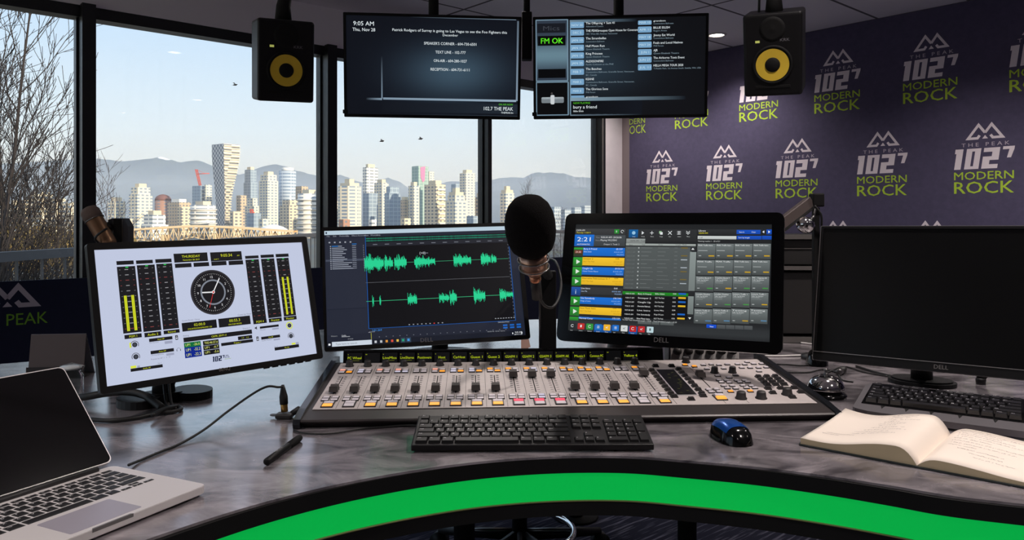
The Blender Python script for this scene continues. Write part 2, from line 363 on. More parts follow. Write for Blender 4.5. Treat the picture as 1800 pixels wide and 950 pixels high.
# mural cloth with the repeating station logo
M_cloth = mat('mural_cloth', (80, 75, 100), .8, var=.04, vscale=30, bump=.3, bscale=700, spec=.2)
mural = thing('wall_mural', 'dark purple fabric wall mural covered with repeating pale and green station logos', 'mural', RF)
MB().box(.093, 8.1, -.014, -.002, .08, CEIL - .004).build('cloth', M_cloth, mural)
INK_W, INK_G = (228, 217, 224), (176, 206, 64)
def station_logo(t, top):
    c = Canvas(); h = .464
    mountain_mark(c, 0, -.099, .216, .099, INK_W)
    c.text('T H E   P E A K', 0, -.1485, .025, (196, 186, 198), 1, 'c', .285)
    block_102(c, -.189, -.300, .236, .138, INK_W)
    c.text('MODERN', -.189, -.371, .053, INK_G, 1, 'l', .355); c.text('MODERN', -.188, -.370, .053, INK_G, 2, 'l', .355)
    c.text('ROCK', -.189, -.464, .081, INK_G, 1, 'l', .355); c.text('ROCK', -.186, -.463, .079, INK_G, 2, 'l', .353)
    c.build('logo', mural, RF @ Matrix.Translation((t, -.0145, EYE + top)), M_print)
for k in range(6):
    if .488 + .665 * k < 4: station_logo(.488 + .665 * k, .655)
for k in range(6):
    if k: station_logo(.153 + .665 * k, 1.31); station_logo(.153 + .665 * k, .0)
# the logo cut by the cloth's edge in the corner
c = Canvas(); c.text('DERN', .094, -.371, .053, INK_G, 1, 'l', .19); c.text('OCK', .094, -.464, .081, INK_G, 1, 'l', .20)
c.build('logo', mural, RF @ Matrix.Translation((0, -.0145, EYE + 1.31)), M_print)

# navy banner along the low window wall
ban = thing('window_banner', 'navy banner with pale mountain mark and green lettering along the low window wall', 'banner', WF)
BF = WF @ Matrix.Translation((0, -.10, 0))
M_navy = mat('navy_cloth', (22, 25, 46), .8, var=.05, vscale=40, spec=.2)
MB().box(-7.9, -.32, -.03, -.005, .05, .847).build('cloth', M_navy, ban, BF)
MB().box(-7.9, -.32, -.005, .03, 0, .84).build('backing', M_matt, ban, BF)
BP = BF @ Matrix.Translation((0, -.031, 0))
q = Canvas().setq(BP); cx = q.q(13, 540); pk = q.q(28, 502); rt = q.q(63, 541); tr = q.q(84, 566); tp = q.q(84, 545)
for k in range(-1, 5):
    c = Canvas(); x = 1.45 * k
    mountain_mark(c, x, 0, (rt[0] - cx[0]) * 2.1, pk[1] - cx[1], (160, 150, 160), sw=.10)
    c.text('THE PEAK', x, tr[1] - cx[1] - .005, .062, (98, 140, 40), 1, 'c', (tr[0] - cx[0]) * 2)
    if -7.7 < cx[0] + x < -.6: c.build('logo', ban, BP @ Matrix.Translation((cx[0], 0, cx[1])), M_print)

# ================================================================== DESK
M_top = bpy.data.materials.new('slate_laminate'); M_top.use_nodes = True
nt = M_top.node_tree; bs = nt.nodes['Principled BSDF']
tc = nt.nodes.new('ShaderNodeTexCoord'); n1 = nt.nodes.new('ShaderNodeTexNoise'); n1.inputs['Scale'].default_value = 7; n1.inputs['Detail'].default_value = 8; n1.inputs['Roughness'].default_value = .62; n1.inputs['Distortion'].default_value = 1.2
mp = nt.nodes.new('ShaderNodeMapping'); mp.inputs['Scale'].default_value = (.8, 1.5, 1); nt.links.new(tc.outputs['Object'], mp.inputs[0]); nt.links.new(mp.outputs[0], n1.inputs['Vector'])
rp = nt.nodes.new('ShaderNodeValToRGB'); rp.color_ramp.elements[0].position = .36; rp.color_ramp.elements[0].color = lin4((70, 66, 70)); rp.color_ramp.elements[1].position = .66; rp.color_ramp.elements[1].color = lin4((158, 150, 155))
nt.links.new(n1.outputs['Fac'], rp.inputs[0]); nt.links.new(rp.outputs[0], bs.inputs['Base Color']); bs.inputs['Roughness'].default_value = .20; bs.inputs['Specular IOR Level'].default_value = .9; bs.inputs['Coat Weight'].default_value = .7; bs.inputs['Coat Roughness'].default_value = .16; bs.inputs['Coat IOR'].default_value = 1.7
front = [(-.78, .30), (-.66, .62), (-.575, .80), (-.50, .941), (-.432, 1.037), (-.361, 1.117), (-.272, 1.192), (-.168, 1.256), (-.0515, 1.306), (.0725, 1.333), (.199, 1.335), (.301, 1.310), (.413, 1.275), (.514, 1.229), (.5925, 1.184), (.658, 1.142), (.743, 1.109), (.88, 1.065), (1.05, 1.03), (1.35, .98), (1.8, .93)]
FC = [(p.x, p.y) for p in spline([(x, y, 0) for x, y in front], 6)]
back = [(2.1, 1.2), (2.1, 2.2), (1.7, 2.75), (1.1, 3.12), (.2, 3.22), (-.3, 3.12), (-.72, 2.90), (-1.03, 2.6), (-1.295, 2.31), (-1.476, 2.20), (-1.9, 1.95), (-2.2, 1.5), (-2.2, .30)]
desk = thing('studio_desk', 'curved slate-grey studio desk with black edge and glowing green front band', 'desk', (0, 1.6, 0))
O = Matrix.Identity(4)
MB().prism(FC + back, DESK - .004, DESK).build('worktop', M_top, desk, O)
def band(z0, z1, off, th):
    """ribbon that follows the curved front, off = set back from the edge"""
    out, inn = [], []
    for i, p in enumerate(FC):
        d = Vector(FC[min(i + 1, len(FC) - 1)]) - Vector(FC[max(i - 1, 0)]); d.normalize(); n = Vector((-d.y, d.x))
        out.append(Vector(p) + n * off); inn.append(Vector(p) + n * (off + th))
    m = MB(); L = len(FC); vs = []
    for z in (z0, z1): vs += [(p.x, p.y, z) for p in out] + [(p.x, p.y, z) for p in inn]
    fs = []
    for i in range(L - 1):
        fs += [(i, i + 1, 2 * L + i + 1, 2 * L + i), (L + i, 3 * L + i, 3 * L + i + 1, L + i + 1), (2 * L + i, 2 * L + i + 1, 3 * L + i + 1, 3 * L + i), (i, L + i, L + i + 1, i + 1)]
    fs += [(0, 2 * L, 3 * L, L), (L - 1, 2 * L - 1, 4 * L - 1, 3 * L - 1)]
    return m.add(vs, fs)
band(DESK - .026, DESK - .0042, 0, .06).build('edge_band', M_matt, desk, O)
band(DESK - .0785, DESK - .0262, .004, .02).build('light_strip', mat('green_light_strip', (0, 120, 45), .4, emit=(0, 168, 66), es=.90), desk, O)
band(DESK - .105, DESK - .0787, .001, .06).build('lower_band', M_matt, desk, O)
band(DESK - .0800, DESK - .0786, -.0006, .02).build('strip_lip', mat('strip_lip_bronze', (110, 104, 70), .5), desk, O)
MB().prism([(x * .98, y) for x, y in FC][18:-18] + [(1.0, 1.9), (-.9, 1.9)], DESK - .03, DESK - .0045).build('underboard', M_matt, desk, O)
for x, y, r in ((.447, 1.95, .024), (-.125, 2.0, .028), (-1.2, 1.2, .03), (1.6, 2.2, .03), (.25, 3.0, .03)):
    MB().cyl((x, y, .006), (x, y, DESK - .0045), r).cyl((x, y, .001), (x, y, .008), .09, .085).build('leg', M_matt, desk, O)

# ================================================================== OUTSIDE
random.seed(7)
GZ = -20.0
M_ground = mat('far_ground', (96, 92, 74), .9, col2=(70, 82, 92), vscale=.004)
o = MB().add([(-14000, 60, GZ), (14000, 60, GZ), (14000, 16000, GZ), (-14000, 16000, GZ)], [(0, 1, 2, 3)]).build('ground', M_ground); struct(o)
# mountains
RIDGE = [(-900, 300), (-400, 285), (-160, 300), (-60, 292), (60, 285), (165, 278), (185, 281), (215, 284), (245, 281), (265, 279), (283, 276), (300, 281), (315, 286), (328, 285), (340, 282), (355, 284), (370, 291), (395, 300), (425, 308), (440, 302), (455, 295), (470, 291), (485, 289), (500, 292), (520, 300), (555, 309), (580, 313), (597, 307), (608, 311), (622, 317), (645, 322), (668, 316), (682, 313), (700, 319), (720, 331), (745, 338), (775, 322), (795, 319), (850, 320), (875, 314), (900, 312), (922, 313), (935, 305), (945, 302), (955, 305), (968, 303), (980, 306), (992, 305), (1010, 311), (1040, 313), (1100, 319), (1300, 312), (1800, 330), (2600, 322)]
M_mount = bpy.data.materials.new('forested_mountain'); M_mount.use_nodes = True; nt = M_mount.node_tree; bs = nt.nodes['Principled BSDF']; bs.inputs['Roughness'].default_value = .95; bs.inputs['Specular IOR Level'].default_value = 0
ge = nt.nodes.new('ShaderNodeNewGeometry'); sx = nt.nodes.new('ShaderNodeSeparateXYZ'); nz = nt.nodes.new('ShaderNodeTexNoise'); nz.inputs['Scale'].default_value = .003; nz.inputs['Detail'].default_value = 6
mr = nt.nodes.new('ShaderNodeMapRange'); mr.inputs[1].default_value = 650; mr.inputs[2].default_value = 900; ad = nt.nodes.new('ShaderNodeMath'); ad.operation = 'MULTIPLY'; gr = nt.nodes.new('ShaderNodeMath'); gr.operation = 'GREATER_THAN'; gr.inputs[1].default_value = .50
rp = nt.nodes.new('ShaderNodeValToRGB'); rp.color_ramp.elements[0].color = lin4((50, 66, 78)); rp.color_ramp.elements[1].color = lin4((84, 96, 96)); mx = nt.nodes.new('ShaderNodeMix'); mx.data_type = 'RGBA'
nt.links.new(ge.outputs['Position'], sx.inputs[0]); nt.links.new(ge.outputs['Position'], nz.inputs['Vector']); nt.links.new(sx.outputs['Z'], mr.inputs[0]); nt.links.new(mr.outputs[0], ad.inputs[0]); nt.links.new(nz.outputs['Fac'], ad.inputs[1]); nt.links.new(ad.outputs[0], gr.inputs[0])
nt.links.new(nz.outputs['Fac'], rp.inputs[0]); nt.links.new(rp.outputs[0], mx.inputs['A']); mx.inputs['B'].default_value = lin4((235, 238, 244)); nt.links.new(gr.outputs[0], mx.inputs['Factor']); nt.links.new(mx.outputs['Result'], bs.inputs['Base Color'])
def ridge_y(px):
    for (a, ya), (b, yb) in zip(RIDGE, RIDGE[1:]):
        if a <= px <= b: t = (px - a) / (b - a); t = t * t * (3 - 2 * t) * .5 + t * .5; return ya + (yb - ya) * t
    return 310
vs = []; fs = []; NJ = 22; xs = [-900 + 7 * i for i in range(501)]; YR = 10500.
for i, px in enumerate(xs):
    y = ridge_y(px) + 1.4 * noise.noise(Vector((px * .11, 3.3, 0)))
    H = EYE + (HY - y) / F * YR - GZ
    for j in range(NJ):
        t = j / (NJ - 1); Y = YR - 4200 * t; X = (px - CX) / F * YR
        h = H * (1 - t) ** 1.15 + (120 * sin(pi * t)) * (noise.noise(Vector((X * .0016, Y * .0007, 1))) + .6 * noise.noise(Vector((X * .004, Y * .002, 5))))
        vs.append((X, Y, GZ + max(0, h)))
for i in range(len(xs) - 1):
    for j in range(NJ - 1): a = i * NJ + j; fs.append((a, a + NJ, a + NJ + 1, a + 1))
m = MB().add(vs, fs, 0, True); o = struct(m.build('mountains', M_mount))
# valley haze between the city and the mountains
hz = bpy.data.materials.new('valley_haze'); hz.use_nodes = True; hz.node_tree.nodes.clear(); ho = hz.node_tree.nodes.new('ShaderNodeOutputMaterial'); hv = hz.node_tree.nodes.new('ShaderNodeVolumeScatter')
hv.inputs['Color'].default_value = lin4((205, 222, 248)); hv.inputs['Density'].default_value = 1.5e-4; hv.inputs['Anisotropy'].default_value = .0
hz.node_tree.links.new(hv.outputs[0], ho.inputs['Volume'])
o = tag(MB().box(-13000, 13000, 1700, 12000, GZ - 5, 460).build('valley_haze', hz), 'pale blue haze lying between the city and the mountains', 'haze', kind='stuff')

cz = bpy.data.materials.new('city_haze'); cz.use_nodes = True; cz.node_tree.nodes.clear(); ho = cz.node_tree.nodes.new('ShaderNodeOutputMaterial'); hv = cz.node_tree.nodes.new('ShaderNodeVolumeScatter')
hv.inputs['Color'].default_value = lin4((240, 238, 238)); hv.inputs['Density'].default_value = 1.4e-4; cz.node_tree.links.new(hv.outputs[0], ho.inputs['Volume'])
tag(MB().box(-2600, 2600, 350, 1690, GZ - 4, 170).build('city_haze', cz), 'thin bright morning haze hanging over the city', 'haze', kind='stuff')
# ---- city
FAC = {}
def facade(wall, glass, fh=3.4, cw=5.0, gfrac=.5, cfrac=.7, rough=.25):
    k = (wall, glass, fh, cw, gfrac, cfrac)
    if k in FAC: return FAC[k]
    m = bpy.data.materials.new('facade'); m.use_nodes = True; nt = m.node_tree; b = nt.nodes['Principled BSDF']; N = nt.nodes.new; L = nt.links.new
    tc = N('ShaderNodeTexCoord'); sp = N('ShaderNodeSeparateXYZ'); L(tc.outputs['Object'], sp.inputs[0])
    def band_(src, size, frac):
        d = N('ShaderNodeMath'); d.operation = 'DIVIDE'; L(src, d.inputs[0]); d.inputs[1].default_value = size
        f = N('ShaderNodeMath'); f.operation = 'FRACT'; L(d.outputs[0], f.inputs[0]); g = N('ShaderNodeMath'); g.operation = 'LESS_THAN'; L(f.outputs[0], g.inputs[0]); g.inputs[1].default_value = frac; return g.outputs[0]
    xy = N('ShaderNodeMath'); xy.operation = 'ADD'; L(sp.outputs[0], xy.inputs[0]); L(sp.outputs[1], xy.inputs[1])
    zz = band_(sp.outputs[2], fh, gfrac); cc = band_(xy.outputs[0], cw, cfrac); mu = N('ShaderNodeMath'); mu.operation = 'MULTIPLY'; L(zz, mu.inputs[0]); L(cc, mu.inputs[1])
    nz = N('ShaderNodeTexNoise'); nz.inputs['Scale'].default_value = .15; L(tc.outputs['Object'], nz.inputs['Vector'])
    mx = N('ShaderNodeMix'); mx.data_type = 'RGBA'; L(mu.outputs[0], mx.inputs['Factor']); mx.inputs['A'].default_value = lin4(wall); mx.inputs['B'].default_value = lin4(glass); L(mx.outputs['Result'], b.inputs['Base Color'])
    r = N('ShaderNodeMapRange'); L(mu.outputs[0], r.inputs[0]); r.inputs[3].default_value = .8; r.inputs[4].default_value = rough; L(r.outputs[0], b.inputs['Roughness'])
    FAC[k] = m; return m
CREAM, SAND, TAN, BRICK, PALE = (236, 220, 192), (222, 202, 172), (196, 172, 144), (166, 124, 104), (238, 230, 216)
GB, GG, GD = (132, 148, 164), (138, 166, 156), (116, 120, 126)
f1 = facade(CREAM, GB, 4.2, 6.5, .5, .62); f2 = facade(PALE, (130, 140, 150), 4.6, 9, .42, .8); f3 = facade(SAND, GD, 4.2, 7, .5, .55); f4 = facade((164, 178, 188), GB, 5, 7, .8, .85); f5 = facade((168, 184, 178), GG, 5, 8, .8, .85)
f6 = facade(TAN, GD, 5, 6, .5, .5); f7 = facade(BRICK, GD, 5, 6, .45, .5); f8 = facade((190, 198, 204), GB, 6, 4.5, .55, .8)
roofm = mat('roof_grey', (150, 144, 136), .9); capm = mat('roof_cream', (214, 198, 172), .9)
def building(px0, px1, ytop, Z, fm, label, ang=38, split=.5, top='plain', shape='box', setb=(), depth=None, cap=None):
    cx = (px0 + px1) / 2; Wd = (px1 - px0) / F * Z; X = (cx - CX) / F * Z; H = EYE + (HY - ytop) / F * Z - GZ
    t = radians(ang); rel = atan2(X, Z)
    r = thing('high_rise' if H > 45 else 'city_block', label, 'building', Matrix.Translation((X, Z, GZ)) @ Matrix.Rotation(t - rel, 4, 'Z'), 'buildings of the skyline across the water')
    a = Wd * (1 - split) / cos(t); b = Wd * split / sin(t)
    m = MB()
    if shape == 'box':
        z = H; 
        if setb:
            zs = [0] + [H * s[0] for s in setb] + [H]; k = 1.0
            for i in range(len(zs) - 1):
                kk = ([1.0] + [s[1] for s in setb])[i]; m.box(-a / 2 * kk, a / 2 * kk, -b / 2 * kk, b / 2 * kk, zs[i], zs[i + 1])
        else: m.box(-a / 2, a / 2, -b / 2, b / 2, 0, H)
    elif shape == 'round':
        m.lathe([(Wd / 2, 0), (Wd / 2, H)], n=28)
    elif shape == 'oct':
        m.lathe([(Wd / 2 * 1.04, 0), (Wd / 2 * 1.04, H)], n=8, smooth=False)
    m.build('tower_body', fm, r)
    kk = setb[-1][1] if setb else 1
    if top == 'box': MB().box(-a * .3 * kk, a * .3 * kk, -b * .3 * kk, b * .3 * kk, H, H + 5).build('roof_block', cap or capm, r)
    elif top == 'crown': MB().box(-a * .42 * kk, a * .42 * kk, -b * .42 * kk, b * .42 * kk, H, H + 4).box(-a * .22 * kk, a * .2 * kk, -b * .2 * kk, b * .22 * kk, H + 4, H + 9).build('roof_block', cap or capm, r)
    elif top == 'dome': MB().lathe([(Wd * .50, 0), (Wd * .49, 3), (Wd * .40, 7), (Wd * .2, 10), (0, 11)], (0, 0, H), n=20).build('roof_dome', cap or capm, r)
    elif top == 'capring': MB().lathe([(Wd * .36, 0), (Wd * .36, 6), (0, 6.2)], (0, 0, H), n=20).build('roof_cap', cap or capm, r)
    if 'balc' in label:
        mb = MB(); n = int(H / 6)
        for i in range(1, n):
            z = i * 6
            if shape == 'box': mb.box(-a * .38, a * .38, -b / 2 - 2, -b / 2, z, z + 1.6)
            else: mb.lathe([(Wd / 2, z), (Wd / 2 + 1.8, z), (Wd / 2 + 1.8, z + 1.6), (Wd / 2, z + 1.6)], n=24)
        tag(mb.build('balcony', mat('balcony_white', (226, 218, 206), .8), r), kind='stuff')
    return r
Bd = building
Bd(229, 266, 330, 1000, f1, 'stout cream tower with white flat top standing just right of the bare trees', top='box', setb=((.72, 1.0), (.86, .82)), split=.35)
Bd(191, 219, 354, 1020, f1, 'cream block half hidden behind thin twigs, left of the stout cream tower', split=.4, top='box')
Bd(250, 294, 378, 900, f2, 'low white stepped block below and beside the stout cream tower', setb=((.6, .8),), split=.4, top='box')
Bd(273, 300, 353, 1300, f7, 'dark reddish brown building with a curved roof between cream towers', shape='round', top='dome', cap=mat('roof_russet', (120, 78, 70), .8))
Bd(296, 334, 356, 1200, f6, 'brown-grey office block with a white rooftop box behind the bridge', split=.5, top='box', cap=mat('roof_white', (236, 230, 220), .8))
Bd(313, 336, 364, 1080, f3, 'small tan apartment block in front of the brown-grey office block', split=.3)
Bd(336, 378, 361, 1000, f2, 'cream apartment building with rows of balconies left of the twisting tower', shape='round', top='box')
Bd(339, 364, 327, 1250, f4, 'grey glass slab tower behind the cream balconied apartments', split=.55)
Bd(360, 372, 325, 1240, f1, 'narrow cream tower tight against the grey glass slab', split=.2)
Bd(416, 433, 344, 1250, f6, 'small brown building peeping out beside the twisting tower', split=.4)
Bd(429, 452, 299, 1350, f4, 'tall pale glass tower with cream flashes right of the twisting tower', split=.5, top='box', setb=((.62, 1.0), (.8, .85)))
Bd(431, 456, 349, 1200, f1, 'stepped yellow-cream block below the tall pale glass tower', split=.4, setb=((.8, .7),))
Bd(456, 488, 308, 1160, f1, 'tall cream tower with a glass side and stepped right shoulder', split=.45, top='box', setb=((.78, 1.0), (.9, .85)))
Bd(491, 520, 301, 1420, f8, 'round glass tower with a white rooftop cap', shape='round', top='capring', cap=mat('roof_white', (236, 230, 220), .8))
Bd(493, 532, 352, 1080, f3, 'tan and glass mid-rise standing before the round glass tower', split=.4, setb=((.85, .8),))
Bd(520, 541, 328, 1300, f6, 'brown flat-topped tower rising behind the white rounded apartments', split=.5)
Bd(524, 562, 341, 980, f2, 'white rounded apartment tower with curved balconies beside the second dark mullion', shape='round', top='box')
Bd(405, 424, 372, 950, f3, 'low sandy block at the foot of the twisting tower', split=.3)
Bd(434, 458, 375, 980, f4, 'low blue-grey block with a red mark beside the cream towers', split=.5)
Bd(595, 634, 328, 950, f1, 'broad sunlit cream tower with a rounded top, first right of the second mullion', shape='oct', top='crown')
Bd(586, 599, 352, 1100, f1, 'sliver of a cream tower showing right against the second mullion', split=.4)
Bd(638, 664, 295, 1150, f2, 'tall bright cream tower standing highest left of the pink-panelled tower', split=.25, top='box')
Bd(638, 664, 340, 1000, f4, 'blue-grey glass block below the tall bright cream tower', split=.4)
Bd(658, 683, 322, 1110, f1, 'slim glass tower with a cream corner edge in the middle window', split=.55, top='box')
Bd(676, 704, 329, 1000, f4, 'blue-grey glass tower with a slanted stepped roofline', split=.3, setb=((.88, .8),))
Bd(702, 721, 352, 1250, f6, 'grey-brown brick mid-rise set back between glass towers', split=.5, top='box')
Bd(718, 737, 327, 1020, f1, 'tower with cream vertical edges below the pink-panelled tower', split=.5, top='box')
pk_ = Bd(724, 753, 293, 1250, f5, 'green glass tower with a pink panel down its face', split=.4)
Bd(751, 763, 302, 1350, f1, 'thin cream tower tucked behind the pink-panelled green glass tower', split=.3)
Bd(746, 783, 325, 960, f3, 'cream and brown tower with a stack of dark balconies', split=.55, top='box')
Bd(783, 821, 344, 920, f1, 'wide pale apartment tower stepping up at its middle', split=.45, top='crown', setb=((.88, .8),))
Bd(793, 809, 324, 1300, f4, 'grey glass tower behind the wide pale apartment tower', split=.5)
Bd(808, 835, 305, 1180, f1, 'tall cream tower with a glass left face, last before the double mullion', split=.4, top='box')
Bd(835, 850, 347, 980, f6, 'short brown tower against the double mullion', split=.4, top='box')
Bd(879, 904, 340, 980, f1, 'pair-topped cream tower just right of the double mullion behind the foam', split=.4, top='crown')
for a, b, y, l in ((968, 986, 357, 'hazy low block beside the foam windscreen'), (986, 1006, 362, 'hazy tan block in the window by the white pier'), (1004, 1022, 358, 'hazy grey block with a flat roof in the window by the white pier'), (1020, 1042, 355, 'hazy blue block closest to the white pier'),
                   (0, 16, 350, 'sunlit block at the picture edge behind bare trunks'), (18, 36, 362, 'low sunlit block seen through the trunks near the picture edge'), (57, 90, 338, 'bright sunlit cream tower seen through the bare trees'), (38, 58, 352, 'amber block left of the bright cream tower behind the trees'), (92, 114, 347, 'honey-coloured block right of the bright cream tower behind the trees'), (112, 142, 356, 'sunlit terrace block behind twigs beside the first mullion')):
    Bd(a, b, y + (7 if a > 900 else 0), (1250 + 2 * (a - 968) + (200 if a in (986, 1020) else 0)) if a > 900 else 700, f8 if a > 900 else f1, l, split=.35, top='box' if b % 4 < 2 else 'plain')
for k, (a, b, y, l) in enumerate(((146, 175, 378, 'low sunlit roofs behind the guest microphone'), (206, 232, 385, 'low warm block above the left end of the bridge'), (455, 472, 385, 'low cream block behind the white dome'), (596, 615, 386, 'low red-roofed block at the foot of the rounded cream tower'), (648, 662, 386, 'little white block at the foot of the blue-grey glass block'), (704, 722, 384, 'orange-lit low block between the towers of the middle window'), (820, 850, 380, 'low glass block at the foot of the last cream tower'))):
    Bd(a, b, y, 820, (f1, f3, f1, f7, f2, f3, f4)[k], l, split=.4)
# pink panel: a part of the green tower
H = EYE + (HY - 293) / F * 1250 - GZ
pm = MB(WM[pk_.name]); MBp = MB(); Wd = 29 / F * 1250; a_ = Wd * .6 / cos(radians(38)); b_ = Wd * .4 / sin(radians(38))
MBp.prism([(-a_ * .30, H - 2), (-a_ * .28, H - 18), (-a_ * .1, H - 26), (a_ * .10, H - 24), (a_ * .16, H)], -b_ / 2 - .5, -b_ / 2 + .2, axis='y')
MBp.build('pink_panel', mat('pink_cladding', (214, 120, 160), .7), pk_)

# twisting tower: slender base flaring into a square top
Z = 1343.; H = 136 + EYE - GZ
tw = thing('twisting_tower', 'tallest tower, narrow at its foot and flaring upward, with a grey checkered face', 'building', Matrix.Translation(((394 - CX) / F * Z, Z, GZ)), 'buildings of the skyline across the water')
rows = 34; vs = []; fs = []
def tw_ring(t):
    s = min(1, max(0, (t - .30) / .62)); s = s * s * (3 - 2 * s)
    L0 = (-17 - 7 * s, 6); C0 = (7 - 2 * s, -16); R0 = (10 + 15 * s, 2 + 4 * s); B0 = (-4 + 4 * s, 22)
    return [L0, C0, R0, B0]
for j in range(rows + 1):
    for p in tw_ring(j / rows): vs.append((p[0], p[1], H * j / rows))
for j in range(rows):
    for k in range(4): fs.append((j * 4 + k, j * 4 + (k + 1) % 4, j * 4 + 4 + (k + 1) % 4, j * 4 + 4 + k))
fs.append(tuple(rows * 4 + k for k in range(4)))
mtw = bpy.data.materials.new('checker_facade'); mtw.use_nodes = True; nt = mtw.node_tree; b = nt.nodes['Principled BSDF']; tc = nt.nodes.new('ShaderNodeTexCoord'); mp = nt.nodes.new('ShaderNodeMapping'); mp.inputs['Scale'].default_value = (.15, 1, .23)
ck = nt.nodes.new('ShaderNodeTexChecker'); ck.inputs['Scale'].default_value = 1.0; ck.inputs['Color1'].default_value = lin4((206, 202, 198)); ck.inputs['Color2'].default_value = lin4((96, 104, 116))
sx = nt.nodes.new('ShaderNodeSeparateXYZ'); sb = nt.nodes.new('ShaderNodeMath'); sb.operation = 'SUBTRACT'; cb = nt.nodes.new('ShaderNodeCombineXYZ'); cb.inputs[1].default_value = .5
nt.links.new(tc.outputs['Object'], sx.inputs[0]); nt.links.new(sx.outputs[0], sb.inputs[0]); nt.links.new(sx.outputs[1], sb.inputs[1]); nt.links.new(sb.outputs[0], cb.inputs[0]); nt.links.new(sx.outputs[2], cb.inputs[2]); nt.links.new(cb.outputs[0], mp.inputs[0]); nt.links.new(mp.outputs[0], ck.inputs['Vector']); nt.links.new(ck.outputs['Color'], b.inputs['Base Color']); b.inputs['Roughness'].default_value = .5
MB().add(vs, fs).build('tower_body', mtw, tw)
mb = MB()
for j in range(1, rows):
    r = tw_ring(j / rows); z = H * j / rows; C0, R0 = Vector(r[1]), Vector(r[2]); d = (R0 - C0).normalized(); n = Vector((d.y, -d.x)); q4 = [C0, R0, R0 + n * 2.2, C0 + n * 2.2]; mb.prism([(p.x, p.y) for p in q4], z, z + 2.0)
tag(mb.build('balcony', mat('balcony_cream', (228, 206, 176), .8), tw), kind='stuff')

# cranes
mred = mat('crane_red', (206, 84, 66), .6)
def crane(px, ytop, Z, ybase, label, jib, lean=0):
    r = thing('tower_crane', label, 'crane', at(px, ybase, Z)); k = Z / F; h = (ybase - ytop) * k; m = MB(); w = 1.4
    top = Vector((lean * k, 0, h))
    for sx in (-w, w):
        for sy in (-w, w): m.cyl((sx, sy, 0), top + Vector((sx, sy, 0)), .5, n=4)
    for i in range(10): 
        a = top * (i / 10); b = top * ((i + 1) / 10); s_ = 1 if i % 2 else -1; m.cyl(a + Vector((s_ * w, -w, 0)), b + Vector((-s_ * w, -w, 0)), .4, n=4)
    m.build('mast', mred, r)
    j = MB(); b0 = top * .72; j.cyl(b0, b0 + Vector((jib * k, 0, 1)), .9, n=4); j.cyl(top, b0 + Vector((jib * k * .6, 0, 1)), .3, n=4); j.build('jib', mred, r)
crane(352, 298, 1250, 327.0, 'red lattice crane leaning over the grey glass slab left of the twisting tower', 21, -7)
crane(444, 368, 1000, 392, 'small red crane mast at the foot of the pale glass tower', 5, -2)

# bridge
Zb = 640.; br_ = thing('truss_bridge', 'long sunlit steel truss bridge arching in front of the city', 'bridge', at(340, 410, Zb))
mbr = mat('bridge_cream', (230, 200, 158), .8)
DK = [(120, 412), (200, 409), (250, 405), (300, 402), (345, 400), (390, 401), (430, 403), (470, 406), (520, 409)]
P = spline([at(x, y, Zb) for x, y in DK], 5)
m = MB()
for a, b in zip(P, P[1:]): m.add([a + Vector((0, -6, 0)), b + Vector((0, -6, 0)), b + Vector((0, 6, 0)), a + Vector((0, 6, 0)), a + Vector((0, -6, 1.8)), b + Vector((0, -6, 1.8)), b + Vector((0, 6, 1.8)), a + Vector((0, 6, 1.8))], [(0, 1, 2, 3), (4, 5, 6, 7), (0, 1, 5, 4), (3, 2, 6, 7)])
m.build('deck', mbr, br_, O)
m = MB()
for i in range(0, len(P) - 1):
    a, b = P[i], P[i + 1]; low = 7.5 + 4 * abs(sin(i * .32)); aa, bb = a - Vector((0, 0, low)), b - Vector((0, 0, 7.5 + 4 * abs(sin((i + 1) * .32))))
    for dy in (-5, 5):
        d = Vector((0, dy, 0)); m.cyl(aa + d, bb + d, .45, n=4); m.cyl(a + d, aa + d, .35, n=4); m.cyl((aa if i % 2 else a) + d, (b if i % 2 else bb) + d, .4, n=4)
m.build('truss', mbr, br_, O)
for i in (4, 14, 24, 33): MB().box(P[i].x - 1.5, P[i].x + 1.5, Zb - 5, Zb + 5, GZ, P[i].z - 5).build('pier', mbr, br_, O)
dm = thing('dome_pavilion', 'white domed pavilion at the right end of the bridge', 'building', at(480, 409, 760))
MB().lathe([(15, 0), (14, 3), (10, 5.5), (4, 7.5), (0, 8)], n=24).build('dome_roof', mat('dome_white', (238, 232, 228), .7), dm); MB().lathe([(17, -12), (17, .1), (0, .2)], n=24).build('base_ring', mbr, dm)

# balcony deck and railings outside the glass
M_deck = mat('deck_grey', (150, 150, 152), .8, var=.05)
RA = Vector((-3.62, 4.55)); RB = Vector((-3.75, 15.5))
struct(MB().prism([(-3.9, 4.9), (-2.7, 4.9), (1.4, 8.4), (3.5, 8.9), (3.5, 15.6), (-3.85, 15.6)], -.4, -.22).build('terrace', M_deck))
M_rail = mat('railing_dark', (58, 58, 62), .5)
def railing(A, B, ztop, step, label, name='balcony_railing'):
    A = Vector(A); B = Vector(B); d = B - A; r = thing(name, label, 'railing', (A.x, A.y, -.22)); n = max(2, int(d.length / step)); dn = d.normalized(); pn = Vector((-dn.y, dn.x)) * .03
    m = MB(); q4 = [A + pn, B + pn, B - pn, A - pn]; m.prism([(p.x, p.y) for p in q4], ztop - .07, ztop); m.build('top_rail', M_rail, r, O)
    m = MB(); q4 = [A + pn * .5, B + pn * .5, B - pn * .5, A - pn * .5]; m.prism([(p.x, p.y) for p in q4], -.12, -.08).build('bottom_rail', M_rail, r, O)
    for i in range(min(n + 1, 95)):
        p = A + d * (i / n); big = i % 8 == 0; w = .02 if big else .008
        MB().box(p.x - w, p.x + w, p.y - w, p.y + w, -.22 if big else -.1, ztop - .06).build('post' if big else 'baluster', M_rail, r, O)
